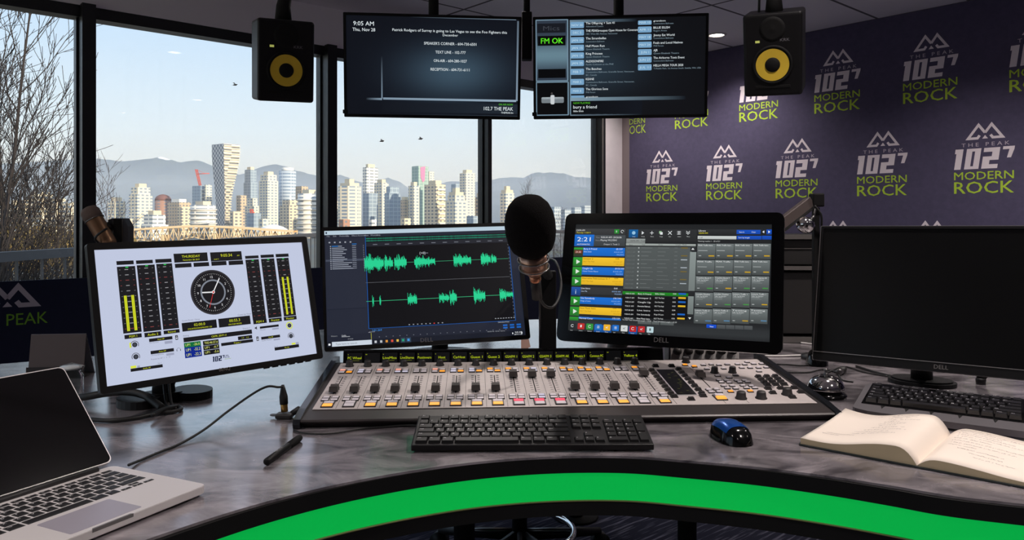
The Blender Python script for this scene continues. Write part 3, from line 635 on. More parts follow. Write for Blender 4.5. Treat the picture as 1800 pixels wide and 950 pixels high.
railing((-3.60, 4.95), (-3.75, 15.4), .945, .30, 'dark metal balcony railing with thin balusters outside the first window')
railing((-3.7, 15.5), (3.4, 15.5), .99, .14, 'dark metal railing closing the far end of the terrace')

# bare trees
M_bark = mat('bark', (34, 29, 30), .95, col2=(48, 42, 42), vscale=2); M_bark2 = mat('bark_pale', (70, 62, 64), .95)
def bare_tree(base, h, seed, label, r0=.12, mt=None, depth=3, lean=(0, 0), spread=.50):
    rnd = random.Random(seed); m = MB(); cnt = [0]
    def grow(p, d, L, r, lev):
        if cnt[0] > 6000: return
        cnt[0] += 1; step = (.30, .26, .22, .2)[lev]; n = max(3, int(L / step)); pts = [p]; rr = [r]; dirs = [d]
        for i in range(n):
            d = (d + Vector((rnd.uniform(-1, 1), rnd.uniform(-1, 1), rnd.uniform(-.3, .6) + (.35 if lev else 0))) * (.12 if lev else .028)).normalized(); pts.append(pts[-1] + d * (L / n)); dirs.append(d); rr.append(max(.0046, r * (1 - .92 * (i + 1) / n)))
        m.tube(pts, rr, 6 if lev == 0 else 4 if lev == 1 else 3)
        if lev >= depth: return
        for i in range(1, n):
            t = i / n
            if t < (.22, .18, .15)[lev]: continue
            for _k in range((2, 2, 1)[lev]):
             if rnd.random() > (.9, .85, .75)[lev]: continue
             az = rnd.uniform(0, 2 * pi); o1 = dirs[i].orthogonal().normalized(); o2 = dirs[i].cross(o1); a = rnd.uniform(.35, .68)
             nd = (dirs[i] * cos(a) + (o1 * cos(az) + o2 * sin(az)) * sin(a)).normalized()
             grow(pts[i], nd, max(.4, L * (1 - t * .85) * rnd.uniform(.26, .46)), max(.0045, rr[i] * rnd.uniform(.35, .55)), lev + 1)
    r0 *= .62
    grow(Vector((0, 0, 0)), Vector((lean[0], lean[1], 1)).normalized(), h, r0, 0)
    o = m.build('bare_tree', mt or M_bark, None, Matrix.Translation(Vector(base)), recalc=False)
    return tag(o, label, 'tree', 'bare winter trees beyond the railing')
TB = -6.5
for px, Y, h, sd_, l, r0, le in ((-28, 11, 11.5, 3, 'bare tree cut by the picture edge, its twigs reaching the window head', .11, (.03, 0)), (22, 12, 11.8, 11, 'tallest bare tree in the first window, twigs touching the top frame', .12, (.02, 0)), (38, 13.5, 10.6, 21, 'slim bare tree with a straight dark trunk behind the tallest one', .10, (.02, 0)),
                            (66, 12.5, 8.2, 34, 'bare tree with a forked trunk in the middle of the first window', .10, (.04, 0)), (98, 13, 7.6, 47, 'bare tree right of the forked one in the first window', .10, (.06, 0)), (118, 12, 6.8, 58, 'bare upright tree close to the first mullion', .09, (.03, 0)), (6, 14, 8.6, 63, 'low bare tree behind the trunks by the picture edge', .09, (.1, 0)), (104, 15, 7.6, 75, 'thin bare tree half behind the first mullion', .07, (0, 0))):
    b = at(px, 400, Y); bare_tree((b.x, Y, TB), h * 1.08, sd_, l, r0, None, 3, (le[0] * .3, 0))
for px, Y, h, sd_, l in ((172, 21, 9.0, 81, 'thin grey bare tree just right of the first mullion'), (206, 24, 7.6, 93, 'low grey bare sapling before the cream towers')):
    b = at(px, 400, Y); bare_tree((b.x, Y, TB), h, sd_, l, .05, M_bark2, 3)
for px, Y, h, sd_, l in ((935, 60, 13, 14, 'faint bare tree showing above the foam windscreen'), (962, 62, 12, 27, 'faint bare tree just right of the foam windscreen'), (990, 64, 11, 29, 'faint bare tree between the foam and the white pier')):
    b = at(px, 400, Y); bare_tree((b.x, Y, -9), h, sd_, l, .09, M_bark2, 3)
# autumn shrubs below the trees
M_leaf = mat('autumn_leaves', (128, 106, 60), .9, col2=(78, 76, 50), vscale=1.)
for i, (px, Y, y) in enumerate(((10, 40, 392), (45, 44, 386), (80, 42, 396), (118, 46, 398), (150, 50, 404), (200, 48, 408))):
    rnd = random.Random(i); b = at(px, y, Y); m = MB(); R_ = 1.5
    for k in range(900):
        d = Vector((rnd.gauss(0, 1), rnd.gauss(0, 1), rnd.gauss(0, 1))).normalized() * R_ * rnd.uniform(.4, 1); p = Vector((d.x * 1.2, d.y * 1.2, d.z * 1.0 - R_)); e1 = Vector((rnd.uniform(-1, 1), rnd.uniform(-1, 1), rnd.uniform(-1, 1))).normalized() * .12; e2 = e1.orthogonal().normalized() * .08
        m.add([p - e1, p + e2, p + e1, p - e2], [(0, 1, 2, 3)])
    m.tube([(0, 0, -7 - b.z + 0), (0, 0, -R_)], .1, 5, 1)
    o = m.build('autumn_shrub', [M_leaf, M_bark], None, Matrix.Translation(b), recalc=False)
    tag(o, ('yellow-leaved shrub at the picture edge beyond the railing', 'golden shrub below the bright cream tower', 'yellow-green shrub between the bare trunks', 'yellow shrub near the first mullion', 'russet shrub behind the guest microphone', 'yellow shrub above the left monitor')[i], 'shrub', 'autumn shrubs beyond the railing')
# birds
for px, py, l in ((413, 150, 'small dark bird flying below the hanging loudspeaker'), (671, 249, 'small dark bird left of the other one in the middle window'), (739, 245, 'small dark bird in the sky above the pink-panelled tower')):
    m = MB(); s_ = 2.0
    m.tube([(-.14 * s_, 0, 0), (-.05 * s_, 0, .02 * s_), (.07 * s_, 0, .02 * s_), (.12 * s_, 0, .05 * s_), (.16 * s_, 0, .05 * s_)], [.005 * s_, .04 * s_, .045 * s_, .025 * s_, .004 * s_], 8)
    for sy in (-1, 1): m.add([(0, 0, .03 * s_), (.06 * s_, 0, .03 * s_), (.02 * s_, sy * .14 * s_, .13 * s_), (-.05 * s_, sy * .28 * s_, .10 * s_), (-.03 * s_, sy * .14 * s_, .12 * s_)], [(0, 1, 2, 3, 4)])
    m.add([(-.12 * s_, 0, .0), (-.22 * s_, .04 * s_, 0), (-.22 * s_, -.04 * s_, 0)], [(0, 1, 2)])
    o = m.build('bird', M_matt, None, Matrix.Translation(at(px, py, 90)), recalc=False); tag(o, l, 'bird', 'birds in the sky')

# ================================================================== SCREENS
random.seed(3)
def cw(c, x, y, sc): return Vector((c[0], c[1], c[2] + EYE)), Vector(x), Vector(y)
def panel_frame(c, X, Y): return frame(Vector((c[0], c[1], c[2] + EYE)), X, Y)
def rounded(x0, z0, x1, z1, r, n=5):
    pts = []
    for cx, cz, a0 in ((x1 - r, z1 - r, 0), (x0 + r, z1 - r, 90), (x0 + r, z0 + r, 180), (x1 - r, z0 + r, 270)):
        for k in range(n): a = radians(a0 + 90 * k / (n - 1)); pts.append((cx + r * cos(a), cz + r * sin(a)))
    return pts
def frame_ring(outer, inner, y0, y1):
    """bezel: outer outline, rectangular inner opening (x0,z0,x1,z1); same count of points on both loops"""
    n = len(outer); x0, z0, x1, z1 = inner; k = n // 4; inn = []
    for cx, cz in ((x1, z1), (x0, z1), (x0, z0), (x1, z0)): inn += [(cx, cz)] * k
    m = MB(); vs = [(p[0], y, p[1]) for y in (y0, y1) for p in outer] + [(p[0], y, p[1]) for y in (y0, y1) for p in inn]; fs = []
    for i in range(n):
        j = (i + 1) % n; fs += [(i, j, 2 * n + j, 2 * n + i), (i, n + i, n + j, j), (n + i, 3 * n + i, 3 * n + j, n + j), (2 * n + i, 2 * n + j, 3 * n + j, 3 * n + i)]
    m.add(vs, fs); return m
def monitor(name, label, cat, M, w, h, disp, base, rc=.006, mbez=None, thick=.014, stand='oval', group=None, emblem=None, edge=False):
    r = thing(name, label, cat, Matrix.Translation(base), group); x0, z0, x1, z1 = disp
    frame_ring(rounded(-w / 2, -h / 2, w / 2, h / 2, rc), disp, -.002, thick).build('bezel', mbez or M_black, r, M)
    m = MB(); m.prism(rounded(-w / 2 + .004, -h / 2 + .004, w / 2 - .004, h / 2 - .004, rc), .003, thick + .004, axis='y'); m.prism(rounded(-w * .32, -h * .34, w * .32, h * .34, .03), thick + .003, thick + .028, axis='y'); m.build('back_shell', M_dark, r, M)
    if stand:
        bk = M @ Vector((0, thick + .028, -h * .05)); top = M @ Vector((0, thick + .05, .02)); bx = Vector(base) + Vector((0, 0, .012))
        d = (M.to_3x3() @ Vector((0, 1, 0))); d.z = 0; d.normalize()
        yaw = atan2(d.y, d.x) - pi / 2
        low = Vector((top.x, top.y, DESK + .02)) if stand != 'arm' else bx
        m = MB(); m.tube([bx, bx + Vector((0, 0, .03)), bx + (top - bx) * .55 + Vector((0, 0, .02)), top], [.026, .025, .023, .021], 12); m.build('stand_column', M_black, r, O)
        m = MB(); m.box(-.05, .05, thick + .02, thick + .058, -.05, .05, bev=.006); m.build('mount_plate', M_black, r, M)
        m = MB(Matrix.Translation(base) @ Matrix.Rotation(yaw, 4, 'Z'))
        if stand == 'oval': m.prism([(.115 * cos(a), .085 * sin(a)) for a in [2 * pi * k / 32 for k in range(32)]], .0008, .012); m.prism([(.105 * cos(a), .075 * sin(a)) for a in [2 * pi * k / 32 for k in range(32)]], .012, .016)
        elif stand == 'small': m.prism([(.078 * cos(a), .058 * sin(a)) for a in [2 * pi * k / 32 for k in range(32)]], .0008, .010); m.prism([(.070 * cos(a), .050 * sin(a)) for a in [2 * pi * k / 32 for k in range(32)]], .010, .014)
        elif stand == 'arm': m.lathe([(.06, .0008), (.06, .012), (.045, .02), (.028, .03)], n=24)
        else:
            for sx in (-1, 1): m.prism([(sx * (.018 + .085 * (.5 + .5 * cos(a))), .055 * sin(a) - .012) for a in [2 * pi * k / 24 for k in range(24)]], .0008, .018)
            m.box(-.03, .03, -.03, .03, .0008, .02)
        m.build('stand_base', M_black, r, O)
    if emblem:
        c = Canvas(); c.text(emblem[0], emblem[1], emblem[2], emblem[3], (120, 116, 116), 1, 'c'); c.build('emblem', r, M @ Matrix.Translation((0, -.0021, 0)), M_print)
    return r
def disp_rect(M, tl, br):
    c = Canvas().setq(M); a = c.q(*tl); b = c.q(*br); return (a[0], b[1], b[0], a[1])

# ---------- left monitor: level meters and clock on a pale screen
Mb = panel_frame((-.6718, 1.7314, -.1916), (.6925, .7213, .0138), (-.1738, .1482, .9736))
D = disp_rect(Mb, (165, 439.8), (557, 619.6)); D = (D[0], D[1] - .003, D[2], D[3])
bq = monitor('computer_monitor', 'monitor with a pale screen showing level meters and a round clock', 'monitor', Mb, .51, .309, D, (-.80, 1.755, DESK), stand='lobes', emblem=('BENQ', .003, -.309 / 2 + .008, .007))
c = Canvas().setq(Mb, 140, 400, 3.393); BG, PN, YE = (196, 204, 228), (24, 24, 28), (214, 222, 40)
c.rect(*D, BG, 0)
def meter(ax, ay, bx, by, bars=None, red=.22):
    x0, z0, x1, z1 = c.rq(ax, ay, bx, by, PN, 1); w = x1 - x0; h = z1 - z0
    for k in range(12):
        z = z1 - h * (k + .6) / 12.4; col = (130, 60, 60) if (k in (2, 3) or k == 11) else (112, 112, 116)
        for u in (.10, .82): c.rect(x0 + w * u, z - .0006, x0 + w * (u + .08), z + .0006, col, 2)
        c.rect(x0 + w * .40, z - .0008, x0 + w * .60, z + .0008, col if k in (2, 11) else (150, 150, 154), 2)
    c.rect(x0 + w * .46, z1 - h * .022, x0 + w * .62, z1 - h * .008, (40, 200, 80), 2)
    if bars:
        for u in (.22, .62):
            for k in (0, .085): c.rect(x0 + w * (u + k), z0 + h * .03, x0 + w * (u + k + .065), z0 + h * bars, YE, 3)
            c.rect(x0 + w * u, z0 + h * .03, x0 + w * (u + .15), z0 + h * bars, (150, 160, 20), 2)
for a in ((223, 235, 372, 622, .56), (342, 226, 490, 612, 0), (458, 218, 595, 600, 0), (990, 193, 1115, 545, 0), (1083, 188, 1207, 533, 0), (1175, 184, 1293, 524, .67)): meter(*a[:4], bars=a[4])
for a in ((220, 201, 325, 219), (337, 197, 439, 213), (452, 190, 551, 207), (988, 170, 1070, 183), (1080, 164, 1161, 178), (1170, 159, 1249, 174), (569, 217, 670, 236), (680, 211, 775, 230), (786, 204, 879, 224), (889, 200, 978, 220)): c.rq(*a, PN, 1)
for a, t in (((268, 643, 373, 655), 'PGM 1'), ((387, 630, 489, 645), 'Audio 2'), ((502, 617, 599, 627), 'Record'), ((1036, 554, 1119, 569), 'PGM 4'), ((1129, 545, 1209, 559), 'Preview'), ((1218, 535, 1297, 548), 'Monitor')):
    x0, z0, x1, z1 = c.rq(*a, PN, 1); c.text(t, (x0 + x1) / 2, z0 + (z1 - z0) * .25, (z1 - z0) * .5, YE, 2, 'c')
x0, z0, x1, z1 = c.rq(561, 157, 768, 200, PN, 1); c.text('THURSDAY', (x0 + x1) / 2, z0 + (z1 - z0) * .5, (z1 - z0) * .28, YE, 2, 'c'); c.text('November 28, 2019', (x0 + x1) / 2, z0 + (z1 - z0) * .17, (z1 - z0) * .16, YE, 2, 'c')
x0, z0, x1, z1 = c.rq(779, 149, 972, 193, PN, 1); c.text('9:05:34', (x0 + x1) / 2, z0 + (z1 - z0) * .45, (z1 - z0) * .32, YE, 2, 'c'); c.text('AM', x1 - .012, z0 + (z1 - z0) * .45, (z1 - z0) * .14, YE, 2); c.text('week 4', x0 + .007, z0 + (z1 - z0) * .17, (z1 - z0) * .13, YE, 2)
ctr = c.q(798, 386); R = .5 * (c.q(930, 380)[0] - c.q(666, 392)[0]); cx, cz = ctr
c.disc(cx, cz, R, (52, 50, 55), 1, 48); c.disc(cx, cz, R * .93, (24, 23, 27), 2, 48); c.ring(cx, cz, R * .50, R * .57, (128, 134, 146), 3)
for k in range(60):
    a = 2 * pi * k / 60; r0 = R * (.80 if k % 5 else .78)
    c.line((cx + r0 * sin(a), cz + r0 * cos(a)), (cx + R * .85 * sin(a), cz + R * .85 * cos(a)), R * .014, (190, 190, 190), 3)
for k in range(1, 13): a = 2 * pi * k / 12; c.text(str(k), cx + R * .68 * sin(a), cz + R * .68 * cos(a) - R * .05, R * .10, (235, 235, 238), 3, 'c')
def hand(deg, L, w, col, l, tail=0): a = radians(deg); c.line((cx - R * tail * sin(a), cz - R * tail * cos(a)), (cx + R * L * sin(a), cz + R * L * cos(a)), R * w, col, l)
hand(272, .50, .055, (240, 240, 242), 4); hand(30, .68, .045, (240, 240, 242), 4); hand(200, .72, .02, (220, 50, 50), 5); c.disc(cx, cz, R * .07, (235, 235, 238), 6); c.disc(cx, cz, R * .04, (220, 40, 40), 7)
x0, z0, x1, z1 = c.rq(610, 574, 820, 597, PN, 1); 
def pbox(a, t, sub=None):
    x0, z0, x1, z1 = c.rq(*a, PN, 1); c.text(t, (x0 + x1) / 2, z0 + (z1 - z0) * (.48 if sub else .3), (z1 - z0) * (.32 if sub else .42), YE, 2, 'c')
    if sub: c.text(sub, (x0 + x1) / 2, z0 + (z1 - z0) * .14, (z1 - z0) * .16, YE, 2, 'c')
pbox((610, 571, 822, 598), '02:00.0', 'COUNTDOWN/PROMO 120'); pbox((828, 546, 1023, 576), '00:55.3', 'ON PGM MODE')
c.tq('Count Down / Setup', 612, 562, 9, (110, 110, 125), 2); c.tq('Count Up Timer', 945, 527, 9, (110, 110, 125), 2)
pbox((620, 659, 1031, 634), 'CKPK 2019 v1'); c.tq('Analog', 618, 652, 9, (110, 110, 125), 2); c.tq('Source 1', 975, 608, 9, (110, 110, 125), 2)
for (a, col, t) in (((623, 690, 725, 702), (20, 110, 60), 'UP1   -26.6'), ((626, 719, 729, 733), (16, 40, 140), 'UP1   -32.2'), ((628, 748, 732, 763), (16, 40, 140), 'UP1   -32.3'), ((736, 679, 832, 690), PN, 'T05:46:27.6'), ((738, 708, 835, 717), PN, 'UP1    -6.7'), ((741, 736, 838, 746), PN, 'UP1    -5.6')):
    x0, z0, x1, z1 = c.rq(*a, col, 1); zz = z1 - z0
    c.rect(x0, z0 - .0014, x1, z1, col, 1); c.text(t, x0 + .003, z0 + zz * .15, zz * .6, (225, 230, 120), 2, 'l', (x1 - x0) * .85)
pbox((845, 691, 1037, 683), 'Program 1'); pbox((945, 652, 1032, 662), '1.1    1.1')
for a, t in (((415, 665, 556, 667), 'Auto HP'), ((424, 738, 565, 739), 'Auto HP'), ((305, 844, 498, 834), 'Studio HP'), ((1076, 592, 1190, 591), ''), ((1084, 654, 1198, 655), 'Cue HP'), ((1164, 717, 1311, 714), 'On Air')): pbox(a, t)
for a in ((508, 680, 556, 690), (518, 753, 566, 760), (1150, 602, 1190, 606), (1158, 666, 1197, 670), (345, 826, 362, 836), (1290, 686, 1309, 695)): c.rq(*a, (160, 165, 190), 1)
for a in ((305, 828, 340, 838), (1266, 690, 1290, 697)): c.rq(*a, (222, 232, 70), 1)
for t, x, y in (('CR Monitor', 417, 694), ('CR Headphones', 428, 768), ('Preview by HP  1   2   ST', 428, 792), ('Phones', 1080, 616), ('Studio Monitor', 1088, 680), ('Set 4', 1163, 716), ('Set 1', 468, 815)): c.tq(t, x, y, 8, (120, 120, 135), 2)
for x, y, g in ((330, 700, 1), (337, 772, 0), (1253, 585, 2), (1262, 648, 0)):
    p = c.q(x, y); rr = .0052
    if g == 2: c.ring(p[0], p[1], rr * 1.25, rr * 1.7, (214, 226, 60), 1)
    else: c.ring(p[0], p[1], rr * 1.35, rr * 1.6, (90, 90, 98), 1, -30, 210)
    if g == 1: c.rect(p[0] - rr * 2, p[1] - rr, p[0] - rr * 1.4, p[1] + rr, (222, 232, 70), 2)
    c.disc(p[0], p[1], rr, (44, 46, 54), 2); c.disc(p[0], p[1], rr * .6, (66, 70, 80), 3)
for x, y in ((580, 657), (1063, 664)): p = c.q(x, y); c.rrect(p[0] - .0028, p[1] - .005, p[0] + .0028, p[1] + .005, .001, (30, 30, 36), 2); c.disc(p[0], p[1] - .0016, .002, (200, 205, 220), 3, 12); c.disc(p[0], p[1] + .0025, .001, (200, 205, 220), 3, 10)
p = c.q(592, 727); c.ring(p[0], p[1] - .001, .0036, .0042, (90, 92, 104), 2, 0, 180); c.rect(p[0] - .0046, p[1] - .004, p[0] - .0032, p[1], (90, 92, 104), 2); c.rect(p[0] + .0032, p[1] - .004, p[0] + .0046, p[1], (90, 92, 104), 2)
p = c.q(1056, 600); c.poly([(p[0] - .004, p[1] - .0015), (p[0] - .002, p[1] - .0015), (p[0] + .001, p[1] - .004), (p[0] + .001, p[1] + .004), (p[0] - .002, p[1] + .0015), (p[0] - .004, p[1] + .0015)], (40, 40, 46), 2)
a = c.q(797, 803); b = c.q(850, 770); block_102(c, a[0], a[1], (b[0] - a[0]) * .85, .0115, (26, 36, 66), 2); mountain_mark(c, a[0] + .0335, a[1] + .005, .010, .0065, (26, 36, 66), 2); c.rect(a[0] + .027, a[1] + .002, a[0] + .042, a[1] + .0028, (150, 180, 90), 2)
c.build('display', bq, Mb @ Matrix.Translation((0, .0018, 0)), M_screen)
# menu keys under the bezel
m = MB(); 
for k in range(6): m.box(.10 + .022 * k, .112 + .022 * k, .000, .008, -.309 / 2 - .0025, -.309 / 2 + .001)
m.build('menu_key', M_black, bq, Mb)

# ---------- middle monitor: waveform editor
Mm = panel_frame((-.2351, 2.1135, -.1717), (.9707, .2391, .0246), (-.0869, .2538, .9633))
D = disp_rect(Mm, (570, 406.3), (924, 589.5)); wM, hM = .56, .338
md = monitor('computer_monitor', 'middle monitor showing green audio waveforms on a dark screen', 'monitor', Mm, wM, hM, D, (-.22, 2.33, DESK), stand='oval', emblem=('DELL', -.01, -hM / 2 + .009, .011))
c = Canvas().setq(Mm, 560, 380, 3.655); x0, z0, x1, z1 = D; w = x1 - x0; h = z1 - z0
def fr(u0, v0, u1, v1, col, l=1): c.rect(x0 + w * u0, z1 - h * v1, x0 + w * u1, z1 - h * v0, col, l)
def ft(t, u, v, cap, col, l=3, align='l', wd=None): c.text(t, x0 + w * u, z1 - h * v, h * cap, col, l, align, wd and w * wd)
c.rect(*D, (34, 38, 52), 0); fr(0, 0, 1, .036, (188, 208, 222)); fr(0, .036, 1, .062, (36, 40, 54)); fr(.006, .010, .013, .026, (30, 40, 60), 2)
for k, t in enumerate(('File', 'Edit', 'Multitrack', 'Clip', 'Effects', 'Favorites', 'View', 'Window', 'Help')): ft(t, .012 + .031 * k, .055, .013, (150, 156, 168))
fr(.003, .07, .198, .68, (40, 44, 58)); fr(.003, .69, .198, .90, (38, 42, 56)); fr(.003, .255, .198, .272, (70, 76, 92), 2)
for k in range(9): fr(.020 + .026 * (k % 5), .098 + 0 * k, .028 + .026 * (k % 5), .110, (160, 165, 175), 2)
for k in range(13):
    v = .135 + .0165 * k; fr(.035, v, .035 + (.05 + .03 * ((k * 7) % 5) / 5 + (.03 if k > 8 else 0)), v + .007, (150, 156, 170), 2); fr(.026, v, .031, v + .008, (170, 176, 190), 2)
    fr(.135, v, .155, v + .006, (130, 136, 150), 2); fr(.19, v, .194, v + .006, (130, 136, 150), 2)
fr(.035, .135, .066, .142, (40, 120, 200), 3); fr(.135, .120, .158, .126, (40, 120, 200), 3)
fr(.202, .062, .955, .862, (14, 14, 18)); fr(.205, .062, .955, .115, (24, 30, 34), 2); fr(.205, .115, .955, .15, (36, 38, 46), 2)
for e in ((.2015, .062, .2045, .866), (.2015, .862, .956, .866), (.953, .15, .956, .866)): fr(*e, (30, 90, 170), 3)
rnd = random.Random(5)
for k in range(230):
    u = .206 + .745 * k / 230; a = .004 + .006 * rnd.random()
    for v in (.079, .099): fr(u, v - a * .6, u + .0028, v + a * .6, (34, 130, 104), 3)
for k in range(12): u = .24 + .06 * k; fr(u, .130, u + .022, .137, (112, 116, 126), 3)
fr(.945, .15, .953, .862, (26, 28, 36), 2)
for k in range(22): fr(.946, .17 + .031 * k, .951, .176 + .031 * k, (110, 112, 120), 3)
LA = (c.q(297, 303), c.q(1222, 277)); LB = (c.q(305, 548), c.q(1230, 506)); za = (LA[0][1] + LA[1][1]) / 2; zb = (LB[0][1] + LB[1][1]) / 2
xa, xb = LA[0][0], x0 + w * .944; GN = (40, 214, 150); pxm = (LA[1][0] - LA[0][0]) / 925
c.rect(xa, za - .0005, xb, za + .0005, (60, 170, 120), 3); c.rect(xa, zb - .0006, xb, zb + .0006, (60, 190, 130), 3); zm = (c.q(305, 427)[1] + c.q(1228, 391)[1]) / 2; c.rect(xa, zm - .0004, xb, zm + .0004, (110, 112, 118), 3)
for lane, zc, seq in ((0, za, ((295, 412, 72), (418, 470, 60), (480, 556, 66), (606, 690, 58), (692, 738, 40), (858, 926, 58), (926, 972, 44), (1037, 1100, 56), (1106, 1138, 42))), (1, zb, ((334, 341, 48), (378, 386, 50), (552, 609, 52), (750, 812, 40), (818, 862, 62), (972, 1045, 62), (1142, 1182, 58), (1186, 1230, 30)))):
    for a, b, A in seq:
        x = a
        while x < b:
            t = (x - a) / (b - a); env = (.55 + .45 * abs(sin(7 * t + a))) * (1 - .35 * t); up = A * env * rnd.uniform(.30, 1) * pxm; dn = A * env * rnd.uniform(.30, 1.0) * pxm
            xx = xa + (x - 297) * pxm; c.rect(xx, zc - dn, xx + 2.1 * pxm, zc + up, GN, 4); x += 2.2
        c.rect(xa + (a - 297) * pxm, zc - A * .28 * pxm, xa + (b - 297) * pxm, zc + A * .28 * pxm, (34, 190, 134), 3)
    for k in range(40): u = .21 + .73 * rnd.random(); fr(u, 0, u, 0, GN)
ft('{+0}', .475, .235, .022, (200, 204, 210)); fr(.495, .222, .52, .228, (120, 124, 132), 3)
for k in range(9): fr(.40 + .021 * k, .845, .407 + .021 * k, .853, (220, 60, 60) if k == 6 else (150, 154, 160), 3)
for k in range(8): fr(.845 + .014 * k, .835, .853 + .014 * k, .842, (150, 154, 160), 3)
ft('1:01.264', .22, .888, .017, (60, 140, 220)); fr(.212, .90, .214, .955, (190, 190, 60), 3)
for k in range(20): fr(.25 + .034 * k, .935, .255 + .034 * k, .941, (112, 116, 126), 3)
for k in range(3):
    for j in range(2): fr(.885 + .036 * k, .895 + .022 * j, .908 + .036 * k, .909 + .022 * j, (30, 100, 190), 3)
ft('Selection/View', .86, .878, .012, (180, 184, 190)); ft('44100 Hz  32-bit  Stereo', .80, .955, .011, (150, 154, 160))
fr(0, .955, .995, 1, (24, 28, 40), 2); fr(.023, .958, .215, .997, (206, 216, 228), 3); fr(.006, .970, .016, .986, (235, 238, 242), 3); ft('Type here to search', .04, .985, .015, (110, 116, 126), 4)
for k, col in enumerate(((200, 204, 210), (190, 194, 200), (226, 150, 60), (220, 80, 60), (230, 190, 80), (40, 160, 120), (70, 150, 220))):
    u = .228 + .027 * k; fr(u, .968, u + .011, .988, col, 4)
    if k > 4: fr(u - .006, .957, u + .018, 1, (50, 66, 84), 3)
ft('9:05 AM', .945, .976, .013, (235, 238, 242), 4); ft('2019-11-28', .94, .993, .011, (235, 238, 242), 4); fr(.978, .968, .984, .984, (235, 238, 242), 4); fr(.93, .970, .935, .984, (235, 238, 242), 4)
fr(.20, .892, .21, .897, (150, 150, 160)); ft('Levels', .208, .896, .012, (150, 154, 160)); ft('History', .02, .915, .012, (150, 154, 160)); ft('Undo', .07, .915, .012, (210, 214, 220)); fr(.07, .918, .11, .921, (200, 204, 210), 3); ft('0 Undo', .10, .945, .010, (170, 174, 180))
c.build('display', md, Mm @ Matrix.Translation((0, .0018, 0)), M_screen)

# ---------- touch screen: playout software
Mt = panel_frame((.3749, 1.8588, -.1393), (.9185, -.3955, .0009), (.0910, .2135, .9727))
D = disp_rect(Mt, (1012, 394.5), (1353, 602)); wT, hT = .54, .33
ts = monitor('touch_screen', 'wide-bezelled touch screen with rounded corners showing blue and yellow playout lists', 'monitor', Mt, wT, hT, D, (.30, 2.22, DESK), rc=.017, mbez=M_blackgloss, stand='arm', emblem=('DELL', -.004, -hT / 2 + .011, .0115))
c = Canvas().setq(Mt, 970, 360, 3.393); x0, z0, x1, z1 = D; w = x1 - x0; h = z1 - z0
c.grad(x0, z0, x1, z1, lambda a, b: (34 + 20 * max(0, 1 - abs(b - .06) / .06), 36 + 22 * max(0, 1 - abs(b - .06) / .06), 38 + 22 * max(0, 1 - abs(b - .06) / .06)), 2, 24)
BL, YL, GR = (20, 112, 214), (252, 200, 40), (38, 150, 50)
def X(x, y): return c.q(x, y)[0]
def Zq(x, y): return c.q(x, y)[1]
def R4(ax, ay, bx, by, col, l=1, shade=.82):
    a = c.q(ax, ay); b = c.q(bx, by); d = tuple(k * shade for k in col); c.poly([(a[0], b[1]), (b[0], b[1]), (b[0], a[1]), (a[0], a[1])], [d, d, col, col], l); return a[0], b[1], b[0], a[1]
R4(140, 143, 438, 178, (60, 62, 64)); R4(446, 146, 862, 222, (48, 50, 52)); R4(868, 146, 1316, 178, (48, 50, 52)); c.tq('CKPK-FM', 146, 157, 9, (235, 235, 235)); c.tq('Thursday 11/28/19', 146, 170, 8, (226, 214, 40))
R4(373, 147, 400, 173, GR, 2); c.tq('II', 382, 166, 12, (230, 240, 230)); p = c.q(420, 160); c.ring(p[0], p[1], .0028, .0040, (220, 222, 224), 2, 0, 300)
R4(136, 178, 248, 248, (24, 112, 214), 2); R4(252, 180, 436, 248, (70, 76, 80), 2); c.tq('2:21', 150, 218, 25, (240, 244, 250), 3, 'l', 80); c.tq('AUTOMATIC', 149, 240, 8, (240, 244, 250), 3, 'l', 78)
c.tq('9:05:34 AM -24:26:06', 292, 199, 10, (230, 232, 234)); c.tq('Playing WL2/SH1', 290, 216, 10, (230, 232, 234)); c.tq('Output 3, Total: 2', 308, 240, 9, (210, 212, 214)); c.tq('Time', 262, 199, 8, (140, 144, 148)); c.tq('Status', 260, 216, 8, (140, 144, 148))
rows = (('Bury A Friend', BL, 255, 308, '(0) 2:57', 'Billie Eilish', 0), ('Sweeper 2', YL, 313, 367, '0:06', '102.7 The Peak', 1), ('Caught Up', BL, 371, 424, '(0:13) 3:33', 'Closer Down Manor', 1), ('Alternative Rebroadcast ID 7', YL, 430, 484, '0:04', '102.7 The Peak', 1), ('Live Intro', (52, 54, 56), 490, 542, '0:00', 'Live Mic', 2), ('Use Somebody', BL, 548, 602, '(16) 3:46', 'Kings of Leon', 1), ('New Music Intro', YL, 608, 664, '0:09', '102.7 The Peak', 1), ('Normal Cover', BL, 668, 692, '(13) 3:24', '', 3))
